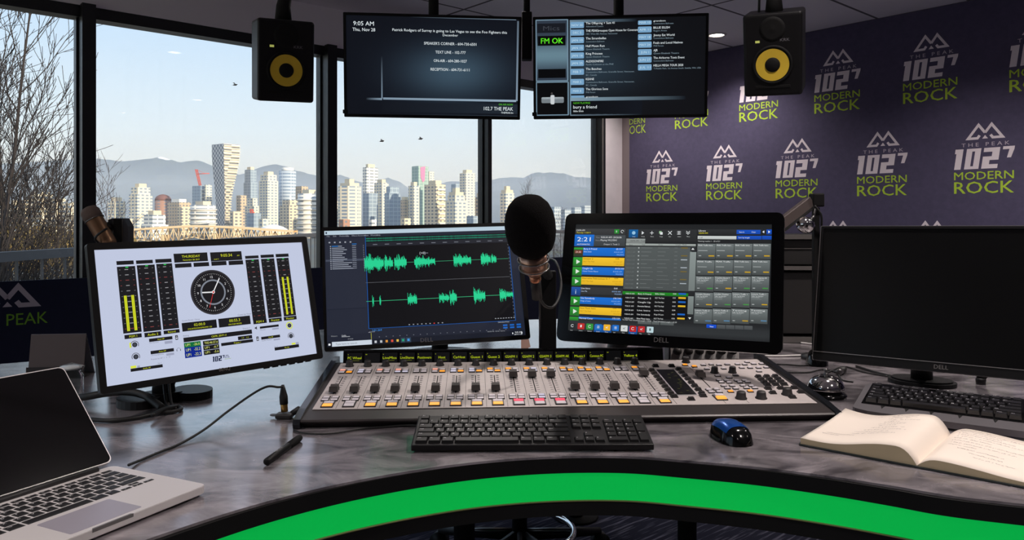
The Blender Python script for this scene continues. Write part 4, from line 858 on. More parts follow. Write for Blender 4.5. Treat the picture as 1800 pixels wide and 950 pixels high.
for t, col, ya, yb, tm, sub, kind in rows:
    s_ = (ya - 255) / 430; ax = 186 - 28 * s_; bx = 433 - 24 * s_; R4(ax, ya, bx, yb, col, 1, .9); ink = (60, 44, 0) if col is YL else (235, 240, 250)
    c.tq(t, ax + 4, ya + 13, 10, ink); c.tq(tm, bx - 50, ya + 14, 9, ink)
    if sub: c.tq(sub, ax + 4, ya + 29, 8, (150, 112, 20) if col is YL else (190, 210, 240)); c.tq('8:55:03 AM', bx - 62, ya + 32, 8, (190, 140, 20) if col is YL else (150, 190, 240)); c.tq('WL2/SH1', bx - 48, ya + 47, 8, (190, 140, 20) if col is YL else (150, 190, 240))
    gx = ax - 54; gc = (30, 84, 170) if kind == 2 else (46, 158, 52)
    R4(gx, ya, ax - 2, yb, gc, 1, .7)
    if kind == 1: a = c.q(gx + 17, (ya + yb) / 2 - 14); b = c.q(gx + 17, (ya + yb) / 2 + 14); t_ = c.q(gx + 40, (ya + yb) / 2); c.poly([b, t_, a], (225, 235, 225), 2)
    if kind == 0: R4(gx, ya + 12, ax - 2, yb, (60, 64, 44), 2); c.tq('20:38', gx + 8, ya + 32, 11, (230, 200, 190)); R4(gx + 3, ya + 17, ax - 6, ya + 36, (150, 40, 30), 2)
    if kind == 2: c.tq('i', gx + 22, yb - 10, 28, (210, 225, 245))
# centre log
R4(444, 202, 555, 232, (150, 156, 154), 2); c.tq('CKPK-FM - Today', 466, 220, 9, (60, 62, 64)); R4(442, 231, 858, 248, (170, 178, 174), 2)
for t, xx in (('Start', 460), ('Title', 535), ('Artist', 635), ('Length', 738), ('Mode', 778)): c.tq(t, xx, 243, 8, (60, 62, 64))
R4(440, 249, 824, 517, (84, 90, 90), 1, .9); R4(422, 516, 812, 549, (30, 140, 34), 2); R4(418, 540, 808, 690, (14, 14, 16), 1)
rnd = random.Random(9)
for k in range(11):
    y = 262 + 23.6 * k; xx = 500 - 1.0 * k
    c.tq('8:5%d:1%d AM' % (k % 6, k % 10), 452 - 1.5 * k, y, 7, (112, 118, 118)); R4(xx + 15, y - 8, xx + 22, y, (190, 196, 196), 3); R4(xx + 34, y - 6, xx + 34 + rnd.randint(36, 92), y - 1, (116, 122, 122), 3); R4(xx + 132, y - 6, xx + 132 + rnd.randint(30, 80), y - 1, (112, 118, 118), 3); R4(xx + 232, y - 6, xx + 250, y - 1, (112, 118, 118), 3)
    if k % 3 != 1: R4(xx + 272, y - 7, xx + 310, y, (180, 190, 198) if k % 2 else (130, 110, 50), 3)
for k, (a, b, m_) in enumerate((('Bury A Friend', 'Billie Eilish', (30, 110, 210)), ('Sweeper 2', '102.7 The Peak', YL), ('Caught Up', 'Closer Down Manor', (30, 110, 210)), ('Alternative Rebroad..', '102.7 The Peak', YL), ('Live Intro', 'Live Mic', None), ('Use Somebody', 'Kings Of Leon', (30, 110, 210)), ('New Music Intro', '102.7 The Peak', YL))):
    y = 536 + 24.5 * k; s_ = 1.4 * k
    if y > 690: break
    c.tq('9:0%d:%d AM' % (3 + k, 10 + 7 * k), 440 - s_, y - 2, 8, (225, 228, 228)); c.tq(a, 514 - s_, y, 9, (235, 238, 238), 3, 'l', 78); c.tq(b, 616 - s_, y, 8, (225, 228, 228), 3, 'l', 56); c.tq('0:0%d' % k, 722 - s_, y, 8, (225, 228, 228))
    if m_: R4(756 - s_, y - 9, 800 - s_, y + 3, m_, 3)
R4(826, 250, 856, 278, (50, 54, 56), 2); R4(824, 282, 852, 515, (140, 150, 148), 2); R4(816, 515, 846, 545, (40, 42, 44), 2); R4(812, 546, 842, 655, (130, 140, 138), 2); R4(808, 660, 838, 690, (34, 36, 38), 2)
for x, y, s_ in ((841, 264, 1), (822, 678, -1)): a = c.q(x - 9, y + 5 * s_); b = c.q(x + 9, y + 5 * s_); t_ = c.q(x, y - 7 * s_); c.poly([a, b, t_], (225, 228, 228), 3)
c.tq('To 9:00 Total Scheduled Length = 43:06    Total Scheduled Length = 62:30', 420, 690, 8, (200, 204, 204), 3, 'l', 325)
for a in ((512, 695, 592, 716), (596, 697, 640, 718), (646, 699, 726, 722)): R4(*a, (96, 102, 102), 2)
# tool icons
R4(460, 148, 512, 196, (16, 96, 160), 2)
for k in range(7):
    p = c.q(488 + 54 * k, 168); s_ = .0045; I = (222, 226, 228)
    if k == 0: c.disc(p[0], p[1], s_, (150, 196, 226), 3)
    elif k == 1: c.poly([(p[0] - s_ * .6, p[1] - s_), (p[0] + s_ * .8, p[1]), (p[0] - s_ * .6, p[1] + s_)], I, 3)
    elif k == 2: c.line((p[0] - s_, p[1]), (p[0] + s_, p[1]), .0014, I, 3); c.line((p[0], p[1] - s_), (p[0], p[1] + s_), .0014, I, 3)
    elif k == 3: c.rect(p[0] - s_, p[1] - s_ * .4, p[0] + s_ * .4, p[1] + s_, (150, 190, 150), 3); c.rect(p[0] - s_ * .4, p[1] - s_, p[0] + s_, p[1] + s_ * .4, I, 4)
    elif k == 4: c.line((p[0] - s_, p[1] - s_), (p[0] + s_, p[1] + s_), .0016, I, 3); c.line((p[0] - s_, p[1] + s_), (p[0] + s_, p[1] - s_), .0016, I, 3)
    elif k == 5:
        for j in (-1, 0, 1): c.line((p[0] - s_, p[1] + j * .0034), (p[0] + s_, p[1] + j * .0034), .0011, I, 3)
        c.line((p[0], p[1] - s_), (p[0], p[1] + s_), .0011, I, 3)
    else:
        for j in (.0015, -.0025): c.stroke([(p[0] - s_, p[1] + j + .003), (p[0], p[1] + j - .001), (p[0] + s_, p[1] + j + .003)], .0013, I, 3)
    c.tq(('Next', 'Mode', 'Move', 'Copy', 'Cut', 'Insert', 'More')[k], 480 + 54 * k, 193, 6, (200, 204, 204))
# library
c.tq('Library', 876, 160, 10, (240, 240, 240)); c.tq('CKPK-FM', 876, 174, 9, (226, 214, 40)); R4(1102, 150, 1244, 176, (24, 84, 200), 2); c.tq('Search', 1116, 167, 8, (225, 235, 250)); c.tq('Clear', 1190, 167, 8, (225, 235, 250))
R4(1248, 148, 1276, 177, (40, 44, 48), 2); R4(1280, 148, 1314, 177, (24, 84, 200), 2); R4(870, 186, 1100, 207, (216, 222, 220), 2); c.tq('traff', 876, 201, 9, (60, 60, 60)); R4(1104, 185, 1250, 208, (24, 84, 200), 2); c.tq('Sort by length', 1112, 200, 8, (225, 235, 250)); R4(1254, 185, 1312, 208, (24, 84, 200), 2)
for x, y, s_ in ((1262, 162, -1), (1296, 162, 1)): a = c.q(x - 5 * s_, y - 8); b = c.q(x - 5 * s_, y + 8); t_ = c.q(x + 7 * s_, y); c.poly([a, b, t_], (235, 240, 250), 3)
c.tq('Viewing results 1 - 20 of 21', 870, 221, 8, (205, 208, 208))
for j in range(5):
    for i in range(4):
        ax = 868 + 110.5 * i - 4.8 * j; ay = 232 + 97 * j; bx = ax + 105; by = ay + 93; R4(ax, ay, bx, by, (112, 120, 120), 1, .62)
        t = ('PEAK Traffic Intro', 'PEAK Traffic', 'Coquitlam Bunch T', 'Lonsdale Weather', 'Lottario Traffic Z')[j] if i < 2 else ('PEAK Traffic Intro', 'PEAK Traffic Intro', 'PMC - Chapmans 20', 'Lottario Traffic 1', 'Testing')[j]
        c.tq(t, ax + 5, ay + 14, 8, (236, 238, 238), 3, 'l', 86)
        R4(ax + 5, ay + (40 if j < 2 else 30), ax + 60 - 7 * (i % 2), ay + (44 if j < 2 else 34), (190, 196, 196), 3)
        if j > 1: R4(ax + 5, ay + 40, ax + 46 + 6 * i, ay + 43, (176, 182, 182), 3); c.tq('Traffic Tag CBC2019', ax + 5, ay + 26, 7, (220, 224, 224), 3, 'l', 70)
        R4(ax + 8, ay + 70, ax + 22, ay + 75, (190, 196, 196), 3); cc = YL if (j < 2 or (i + j) % 3 == 0) else ((90, 190, 90) if j in (2, 3) else (110, 170, 220)); R4(ax + 66, ay + 70, ax + 100, ay + 78, tuple(int(k * .85) for k in cc), 3)
R4(922, 714, 980, 738, (20, 84, 220), 2); c.tq('New', 942, 731, 8, (235, 240, 250))
for k in range(4): R4(984 + 54 * k, 716 + 2 * k, 1034 + 54 * k, 742 + 2 * k, (86, 90, 92), 2)
for k, col in enumerate(((40, 42, 44), (190, 44, 40), (46, 150, 60), (30, 110, 190), (240, 180, 40), (30, 110, 200), (215, 218, 218), (190, 30, 30), (190, 40, 44), (190, 215, 222))):
    x = 122 + 51.5 * k; y = 722 + 2.6 * k
    if k in (3, 4, 7): R4(x - 24, y - 14, x + 24, y + 46, (24, 90, 170), 2)
    a = c.q(x - 19, y - 18); b = c.q(x + 19, y + 20); c.rrect(a[0], b[1], b[0], a[1], .0015, col, 3); p = c.q(x, y); I = (230, 234, 234) if k not in (6, 9) else (90, 100, 100)
    if k in (0, 2, 7): c.ring(p[0], p[1], .0026, .0037, I, 4, 30, 330)
    elif k in (1, 9): c.rect(p[0] - .002, p[1] - .003, p[0] + .002, p[1] + .003, I, 4)
    elif k in (3, 5):
        for j in range(3): c.rect(p[0] - .003, p[1] - .003 + .0024 * j, p[0] + .003, p[1] - .002 + .0024 * j, I, 4)
    else: c.line((p[0] - .003, p[1] - .002), (p[0] + .003, p[1] + .002), .001, I, 4); c.line((p[0] - .003, p[1] + .001), (p[0] + .002, p[1] - .003), .0008, I, 4)
    c.tq(('Help', 'Delete', 'Refresh', 'Sound', 'Notes', 'Log', 'Print', 'Power', 'Mics', 'Files')[k], x - 13, y + 30, 6, (215, 218, 218))
c.build('display', ts, Mt @ Matrix.Translation((0, .0018, 0)), M_screen)

# ---------- right monitor, switched off
Mr = panel_frame((.964, 1.708, -.170), (.807, -.591, .005), (.133, .220, .966)); wR, hR = .54, .33
D = (-wR / 2 + .006, -hR / 2 + .021, wR / 2 - .006, hR / 2 - .006)
rm = monitor('computer_monitor', 'large monitor with a black switched-off screen at the right edge of the desk', 'monitor', Mr, wR, hR, D, (1.035, 1.93, DESK), stand='small', rc=.004, emblem=('DELL', 0, -hR / 2 + .006, .009))
MB().box(D[0], D[2], .0005, .002, D[1], D[3]).build('display', mat('dark_panel', (8, 8, 9), .32, spec=.25), rm, Mr)
m = MB(); m.box(-wR / 2, wR / 2, -.003, .001, D[1] - .0016, D[1]); m.box(-wR / 2 - .0012, -wR / 2, -.002, .012, -hR / 2, hR / 2); m.box(-wR / 2, wR / 2, -.002, .012, hR / 2, hR / 2 + .001)
m.build('trim_line', mat('silver_trim', (150, 146, 146), .35, .6), rm, Mr)

# ---------- hanging screens
def tv(label, M, w, h, side):
    o = M.translation; r = thing('television', label, 'television', Matrix.Translation((o.x, o.y + .12, CEIL)), 'screens hanging from the ceiling')
    D = (-w / 2 + .011, -h / 2 + .013, w / 2 - .011, h / 2 - .011)
    frame_ring(rounded(-w / 2, -h / 2, w / 2, h / 2, .004), D, -.003, .02).build('bezel', M_black, r, M)
    m = MB(); m.prism(rounded(-w / 2 + .004, -h / 2 + .004, w / 2 - .004, h / 2 - .004, .004), .003, .022, axis='y'); m.prism(rounded(-w * .36, -h * .4, w * .36, h * .3, .02), .021, .05, axis='y'); m.build('back_shell', M_dark, r, M)
    MB().box(-.1, .1, .048, .07, -.1, .1, bev=.004).build('mount_plate', M_matt, r, M)
    p = M @ Vector((0, .085, .0)); m = MB(); m.cyl((p.x, p.y, p.z - .06), (p.x, p.y, CEIL - .012), .022).cyl((p.x, p.y, CEIL - .014), (p.x, p.y, CEIL - .001), .07); m.build('ceiling_pole', M_matt, r, O)
    x = -w / 2 - .006; MB().box(x, x + .02, -.002, .015, -h / 2 + .014, -h / 2 + .03, bev=.002).build('corner_knob', M_black, r, M)
    return r, D
Ml = panel_frame((-.3269, 3.1655, .6418), (.9968, .0794, -.0062), (.0164, -.1274, .9917)); tl, D = tv('hanging flat screen listing station phone numbers under a clock reading 9:05 AM', Ml, .73, .423, 0)
c = Canvas().setq(Ml, 590, 0, 4.318); x0, z0, x1, z1 = D
def glow(a, b):
    g = math.exp(-((a - .62) ** 2 / .10 + (b - .45) ** 2 / .085)); return (15 + 46 * g, 18 + 64 * g, 26 + 72 * g)
c.grad(*D, glow, 30, 18, 0)
W_ = (232, 242, 246); RIM = (128, 148, 166)
def fade(ax, ay, bx, by, c0, c1, horiz=True, l=1):
    a = c.q(ax, ay); b = c.q(bx, by); cc = [c0, c1, c1, c0] if horiz else [c1, c1, c0, c0]; c.poly([(a[0], b[1]), (b[0], b[1]), (b[0], a[1]), (a[0], a[1])], cc, l)
DK = (18, 22, 30)
fade(560, 121, 1370, 153, DK, RIM); fade(360, 740, 1370, 775, RIM, (150, 172, 190)); fade(230, 742, 352, 760, DK, RIM); fade(345, 420, 356, 748, DK, RIM, False); fade(1378, 160, 1388, 768, (90, 104, 118), RIM, False); fade(500, 868, 1385, 882, DK, (90, 108, 122))
fade(350, 775, 1380, 866, (18, 22, 30), (34, 42, 52))
for t, x, y, cap, al, col in (('9:05 AM', 212, 193, 32, 'c', W_), ('Thu, Nov 28', 214, 236, 25, 'c', W_), ('Patrick Rodgers of Surrey is going to Las Vegas to see the Foo Fighters this', 868, 246, 20, 'c', W_), ('December', 871, 276, 18, 'c', W_), ("SPEAKER'S CORNER - 604-730-6501", 870, 343, 21, 'c', W_), ('TEXT LINE - 102-777', 872, 408, 21, 'c', W_), ('ON-AIR - 604-280-1027', 870, 473, 21, 'c', W_), ('RECEPTION - 604-731-6111', 869, 539, 21, 'c', W_), ('ON AIR NOW', 1346, 802, 14, 'r', (90, 200, 40)), ('102.7 THE PEAK', 1346, 841, 27, 'r', W_), ('THEPEAK.fm', 1348, 864, 13, 'r', W_)):
    wd = {'9:05 AM': 156, 'Thu, Nov 28': 172, 'December': 116, 'ON AIR NOW': 108, '102.7 THE PEAK': 220, 'THEPEAK.fm': 92}.get(t) or (860 if t[0] == 'P' else {'S': 396, 'T': 228, 'O': 250, 'R': 294}[t[0]])
    c.tq(t, x, y, cap, col, 3, al, wd)
c.build('display', tl, Ml @ Matrix.Translation((0, .0018, 0)), M_screen)

Mv = panel_frame((.4543, 3.2189, .652), (.9972, -.0751, .0026), (-.0111, -.1135, .9935)); tr_, D = tv('hanging flat screen listing concert dates beside a green FM OK sign', Mv, .73, .428, 1)
c = Canvas().setq(Mv, 920, 0, 4.317)
def glow2(a, b):
    g = math.exp(-((a - .30) ** 2 / .12 + (b - .50) ** 2 / .10)); return (15 + 26 * g, 16 + 40 * g, 20 + 48 * g)
c.grad(*D, glow2, 30, 18, 0)
def pane(ax, ay, bx, by, col0, col1):
    c.rrq(ax - 10, ay - 8, bx + 10, by + 8, .004, (112, 138, 156), 1); a = c.q(ax, ay); b = c.q(bx, by); c.grad(a[0], b[1], b[0], a[1], lambda u, v: tuple(col0[k] + (col1[k] - col0[k]) * math.exp(-((v - .42) ** 2) / .05) for k in range(3)), 1, 20, 2)
pane(100, 158, 332, 608, (48, 58, 72), (104, 134, 148)); pane(103, 630, 336, 868, (8, 8, 10), (8, 8, 10))
fade(352, 152, 362, 868, (112, 138, 156), (112, 138, 156), True, 1); fade(355, 741, 1230, 755, (130, 156, 172), DK); fade(355, 868, 900, 876, (110, 130, 146), DK); fade(362, 768, 900, 866, (10, 12, 16), DK, True, 1); fade(355, 152, 860, 162, (112, 138, 156), DK)
c.rq(105, 180, 320, 246, (24, 27, 34), 3); c.tq('Mics', 150, 232, 34, (62, 66, 74), 4, 'l', 124); c.rq(108, 274, 320, 344, (6, 8, 8), 3); c.tq('FM OK', 133, 332, 42, (96, 236, 40), 4, 'l', 166); c.tq('FM OK', 134, 332, 42, (96, 236, 40), 5, 'l', 168); c.rq(112, 526, 322, 590, (6, 7, 9), 3)
# a plain pale shape standing for the cover picture
a = c.q(222, 756); k = c.q(232, 756)[0] - a[0]
for u0, u1, v0, v1, col in ((-8.5, 8.5, -2.6, 1.4, (120, 128, 134)), (-8.5, 8.5, .2, 1.8, (168, 178, 184)), (-1.6, 1.4, -3.6, 3.4, (206, 210, 214))): c.rrect(a[0] + u0 * k, a[1] + v0 * k, a[0] + u1 * k, a[1] + v1 * k, k * .9, col, 3 if u0 < -5 else 4)
c.disc(a[0] - .6 * k, a[1] + 4.6 * k, .8 * k, (70, 66, 66), 4, 14)
for (d, t, s, y, n) in (('NOV 30', 'The Offspring + Sum 41', 'Abbotsford Centre', 190, 218), ('DEC 5', 'THE PEAKbrosques Open House for Covenant', '1401 West 8th Avenue, Vancouver', 247, 396), ('JAN 10', 'The Strumbellas', 'Commodore Ballroom', 305, 154), ('JAN 15', 'Half Moon Run', 'Queen Elizabeth Theatre', 363, 142), ('JAN 16', 'King Princess', 'Queen Elizabeth Theatre', 421, 126), ('JAN 25', 'ALEXISONFIRE', 'Pacific Coliseum at the PNE', 479, 134), ('FEB 7', 'The Beaches', 'Commodore Ballroom, Granville Street, Vancouver,', 545, 118), ('MAR 5', 'KEANE', 'Commodore Ballroom, Granville Street, Vancouver,', 622, 62), ('MAR 8', 'The Glorious Sons', 'PNE Forum', 690, 168)):
    two = 'Granville' in s; c.rrq(357, y - 22, 460, y + 22, .004, (120, 164, 200), 3); c.tq(d, 408, y + 9, 17, (196, 224, 240), 4, 'c', 84 if len(d) > 5 else 62)
    yy = y - (13 if two else 5); c.tq(t, 474, yy, 17, W_, 4, 'l', n); c.tq(s, 475, yy + 22, 12, (126, 146, 158), 4, 'l', 368 if two else 8.6 * len(s) * .9)
    if two: c.tq('BC, Canada', 475, yy + 44, 12, (126, 146, 158), 4, 'l', 82)
c.rrq(362, 726, 462, 741, .002, (120, 164, 200), 3); c.tq('grandson', 475, 741, 12, W_, 4, 'l', 90)
for (d, t, s, y, n) in (('MAR 10', 'grandson', 'Commodore Ballroom', 170, 92), ('APR 11', 'BILLIE EILISH', 'Rogers Arena', 224, 124), ('MAY 18', 'Jimmy Eat World', 'Commodore Ballroom', 281, 160), ('MAY 24', 'Foals and Local Natives', 'PNE Forum', 339, 222), ('JUN 1', 'AJR', 'Queen Elizabeth Theatre', 396, 32), ('JUN 27', 'The Airborne Toxic Event', 'Commodore Ballroom', 453, 236), ('JUL 11', 'HELLA MEGA TOUR 2020', 'T-Mobile Park, 1st Avenue South, Seattle, WA, USA', 511, 226)):
    c.rrq(870, y - (14 if y == 170 else 22), 973, y + (17 if y == 170 else 22), .004, (120, 164, 200), 3); c.tq(d, 922, y + 9, 17, (196, 224, 240), 4, 'c', 84 if len(d) > 5 else 62)
    c.tq(t, 987, y - 6, 17 if y > 170 else 12, W_, 4, 'l', n); c.tq(s, 988, y + 15, 12, (126, 146, 158), 4, 'l', 360 if len(s) > 30 else 8.4 * len(s))
c.tq('NOW PLAYING', 380, 790, 14, (90, 200, 40), 4, 'l', 126); c.tq('bury a friend', 379, 825, 24, W_, 4, 'l', 178); c.tq('Billie Eilish', 380, 851, 13, W_, 4, 'l', 76)
c.build('display', tr_, Mv @ Matrix.Translation((0, .0018, 0)), M_screen)
# bracket block between the two screens
m = MB(); p = at(926, 75, 3.30); m.box(p.x - .022, p.x + .022, p.y - .02, p.y + .03, p.z - .075, p.z + .13, bev=.004); m.cyl((p.x, p.y, p.z + .12), (p.x, p.y, CEIL - .001), .014)
tag(m.build('ceiling_bracket', M_matt), 'slim black bracket hanging between the two ceiling screens', 'bracket')

# ---------- hanging loudspeakers
M_cone = mat('yellow_cone', (232, 194, 50), .6, bump=.6, bscale=1500)
def speaker(label, M, w, h, dp, pole_px):
    o = M.translation; top = M @ Vector((0, dp * .42, h / 2)); r = thing('loudspeaker', label, 'loudspeaker', Matrix.Translation((top.x, top.y, CEIL)), 'loudspeakers hanging from the ceiling')
    MB().box(-w / 2, w / 2, 0, dp, -h / 2, h / 2, bev=.010, seg=3).build('cabinet', M_black, r, M)
    zc = -h * .115; R = w * .285
    MB().lathe([(R * 1.22, -.001), (R * 1.22, .004), (R * 1.10, .006), (R * 1.02, .002), (R * 1.02, -.001)], (0, 0, zc), (0, -1, 0), 40, cap=False).build('woofer_surround', M_matt, r, M)
    MB().lathe([(R * 1.0, .0042), (R * .44, .0026)], (0, 0, zc), (0, -1, 0), 40, cap=False, smooth=False).build('woofer_cone', M_cone, r, M)
    MB().lathe([(R * .46, .0024), (R * .40, .0055), (R * .25, .008), (0, .009)], (0, 0, zc), (0, -1, 0), 32).build('dust_cap', M_matt, r, M)
    MB().lathe([(w * .22, 0), (w * .22, .0006), (w * .16, .0010), (w * .09, .0004), (w * .06, .0010), (0, .002)], (0, 0, h * .31), (0, -1, 0), 32).build('tweeter', M_matt, r, M)
    MB().box(-w * .30, w * .30, -.002, .004, -h * .40, -h * .365, bev=.001).build('bass_port', M_matt, r, M)
    c = Canvas(); c.rect(-w * .29, h * .157, -w * .215, h * .185, (176, 178, 96), 1); c.build('power_light', r, M, mat('power_light', (150, 150, 80), .4, emit=(170, 176, 90), es=.7))
    c = Canvas(); c.text('KRK', w * .13, h * .160, h * .035, (112, 110, 116), 1, 'l', w * .16); c.build('emblem', r, M, M_print)
    p = top; m = MB(); m.tube([p + Vector((0, 0, -.01)), p + Vector((0, 0, .05)), Vector((p.x + .01, p.y, p.z + .10)), Vector((p.x + .035, p.y + .02, CEIL - .002))], [.030, .024, .02, .022], 12); m.build('ceiling_arm', M_matt, r, O)
    return r
Ms = panel_frame((-.768, 2.60, .547), (.906, .423, .02), (.05, -.165, .985)); speaker('black loudspeaker with a yellow ring hanging in front of the windows', Ms, .188, .275, .17, 0)
Mq = panel_frame((.8722, 2.5584, .5578), (.9125, -.4086, -.0209), (-.1135, -.3018, .9466)); s2 = speaker('black loudspeaker with a yellow ring hanging in front of the purple mural', Mq, .188, .275, .17, 0)
p = Mq @ Vector((-.05, .08, .135)); MB().tube([p, p + Vector((.002, 0, .1)), Vector((p.x + .004, p.y, CEIL - .002))], .004, 6).build('cable', M_rubber, s2, O)

# ================================================================== MIXING DESK
random.seed(21)
YAW = 3.0
XA = Vector((cos(radians(YAW)), sin(radians(YAW)), 0)); PW, PD = 1.057, .345
FO = Vector((.1192, 1.59, DESK)) - XA * PW / 2                       # front-left corner of the faceplate, on the desk
M0 = yawM(FO, YAW); slope = atan2(.031, PD)
MX = M0 @ Matrix.Translation((0, 0, .025)) @ Matrix.Rotation(slope, 4, 'X')     # on the faceplate: x along, y up the slope, z out
MXi = MX.inverted(); MXn = MX.to_3x3() @ Vector((0, 0, 1))
def mq(x, y, ox=1130, oy=600, sc=4.751): p = MXi @ on_plane(ox + x / sc, oy + y / sc, MX.translation, MXn); return p.x, p.y
mixer = thing('mixing_console', 'wide silver radio mixing console with rows of faders and lit buttons', 'mixing console', M0)
M_face = mat('console_silver', (196, 186, 184), .5, .15, var=.02, vscale=60); M_cons = mat('console_charcoal', (54, 48, 48), .42, .2)
prof = [(-.040, .0012), (-.046, .009), (-.054, .0125), (-.055, .015), (-.051, .0175), (-.003, .0235), (0, .0238), (.345, .0525), (.376, .0525), (.376, .0012)]
MB().prism(prof, -.012, PW + .012, axis='x').build('chassis', M_cons, mixer, M0)
for x0, x1 in ((-.026, -.0122), (PW + .0122, PW + .026)):
    sp = [(-.056, .0012), (-.060, .010), (-.055, .0195), (-.002, .0285), (.35, .062), (.40, .064), (.40, .0012)]
    MB().prism(sp, x0, x1, axis='x').build('side_cheek', mat('cheek_gloss', (38, 40, 46), .2, .5), mixer, M0)
MB().box(0, PW, .0005, PD, -.0005, .0006).build('faceplate', M_face, mixer, MX)
PITCH, CH0 = .0443, .0245
m = MB()
for k in range(1, 17): m.box(CH0 + PITCH * (k - .5) - .0004, CH0 + PITCH * (k - .5) + .0004, .004, PD - .02, .0006, .0009)
for x in (.757, .862, .912): m.box(x - .0004, x + .0004, .006, PD - .03, .0006, .0009)
c = Canvas()
m.build('channel_groove', mat('groove_dark', (74, 70, 70), .6), mixer, MX)
m = MB()
for k in range(17):
    for j in range(9): m.box(CH0 + PITCH * k - .010, CH0 + PITCH * k - .004, .098 + .0155 * j, .0986 + .0165 * j, .0006, .0009)
    for j in range(9): m.box(CH0 + PITCH * k + .004, CH0 + PITCH * k + .010, .098 + .0155 * j, .0986 + .0165 * j, .0006, .0009)
tag(m.build('fader_scale', mat('scale_print', (120, 114, 116), .6), mixer, MX), kind='stuff')
# display hood with green channel names
hood = [(.350, .0525), (.356, .0835), (.362, .0865), (.395, .082), (.395, .053)]
MB().prism(hood, 0.004, .815, axis='x').build('meter_hood', M_blackgloss, mixer, M0)
HF = M0 @ Matrix.Translation((0, .350, .0525)) @ Matrix.Rotation(-atan2(.006, .031), 4, 'X')
c = Canvas(); NM = ['PC Wheel', '', 'LiveMics', 'LiveShares', 'Postinvers', 'Host', 'CarHost', 'Guest 1', 'Guest 2', 'GSAFM 1', 'GSAFM 2', 'GSAFM 3', 'GSAFM AK', 'Music1', 'Common PC', '', 'Yellow 4']
for k, t in enumerate(NM):
    x = CH0 + .008 + PITCH * .985 * k; c.rect(x - .019, .003, x + .019, .028, (11, 11, 12), 1)
    c.text(t, x, .0125, .0062, (188, 206, 30), 3, 'c', min(.034, .0043 * len(t)) if t else None); c.text('**' if not t else '*', x - .017, .021, .004, (188, 206, 30), 3)
    if k in (0, 2, 3, 5, 7): c.rect(x - .012, .0085, x + .012, .0092, (120, 130, 40), 3)
c.build('channel_display', mixer, HF @ Matrix.Translation((0, -.0004, 0)), M_screen)
M_cap = mat('fader_cap_dark', (58, 52, 50), .55); M_kn = mat('knob_dark', (42, 38, 38), .5)
def knob(x, y, r=.0088, h=.015, mt=None):
    MB().lathe([(r * 1.22, .0006), (r * 1.22, .002), (r * 1.02, .004), (r * .92, h * .85), (r * .80, h), (0, h + .0003)], (x, y, 0), n=20).build('knob', mt or M_kn, mixer, MX)
def fader(x, y, y0=.098, y1=.228):
    f = MB().box(x - .0011, x + .0011, y0, y1, .0005, .0010).build('fader', M_matt, mixer, MX)
    cm = MB(); cm.box(x - .0012, x + .0012, y - .002, y + .002, .0006, .006)
    cm.add([(x - .0098, y - .013, .005), (x + .0098, y - .013, .005), (x + .0098, y + .013, .005), (x - .0098, y + .013, .005), (x - .0086, y - .009, .0165), (x + .0086, y - .009, .0165), (x + .0086, y - .001, .0135), (x - .0086, y - .001, .0135), (x + .0086, y + .001, .0135), (x - .0086, y + .001, .0135), (x + .0086, y + .010, .0165), (x - .0086, y + .010, .0165)],
           [(0, 1, 5, 4), (1, 2, 10, 8, 6, 5), (2, 3, 11, 10), (3, 0, 4, 7, 9, 11), (4, 5, 6, 7), (7, 6, 8, 9), (9, 8, 10, 11), (0, 3, 2, 1)])
    cm.build('fader_cap', M_cap, f)
def lit(nm, col, es=1.0): return mat(nm, tuple(k * .6 for k in col), .4, emit=col, es=es)
B_OFF = mat('button_grey', (222, 214, 220), .45); B_DK = mat('button_dark', (40, 37, 38), .45); B_WH = mat('button_white', (196, 188, 196), .4)
B_OR = lit('button_orange', (255, 158, 40), 1.0); B_AM = lit('button_amber', (255, 170, 66), 1.15); B_RED = lit('button_red', (255, 70, 96), 1.1); B_LW = lit('button_lit_white', (200, 196, 215), .75); B_PK = lit('button_pink', (250, 170, 150), .8)
BT = []
def button(x, y, w, d, mt, h=.005, rim=.0014): BT.append((w * d / (1.2 + y), x, y, w, d, mt, h, rim))
tops = (.2 * PD,)
for k in range(17):
    x = CH0 + PITCH * k; up = k in (9, 10, 11, 16)
    knob(x + .001, .318)
    fader(x, .212 if up else .112)
    TL = B_OR if k >= 8 and k != 15 else (B_PK if k in (0, 2, 3, 5) else B_LW if k in (1, 6, 7) else B_OFF)
    TR = B_LW if k in (10,) else B_OFF; BL_ = B_LW if k in (1, 3, 6, 7) else B_OFF; BR_ = B_OR if k in (0, 5, 6, 7, 8, 12, 13, 14, 16) else (B_LW if k in (3, 10, 11) else B_OFF)
    if k == 15: TL = TR = BL_ = BR_ = B_OFF
    for sx, sy, mt in ((-1, 1, TL), (1, 1, TR), (-1, -1, BL_), (1, -1, BR_)):
        button(x + sx * .0088, .269 + sy * .0085, .013, .012, mt, .0028)
        button(x + sx * .0095, .0655 + sy * .0082, .0135, .0115, B_OFF if not (k == 10 and sx > 0) else B_LW, .0025)
    on, off = (B_RED, B_OFF) if k in (9, 10, 11) else (B_OFF, B_OFF if k in (1, 15) else B_AM)
    button(x + .002, .0385, .0205, .0135, on, .003, .0024); button(x + .002, .0205, .0205, .0165, off, .003, .0024)
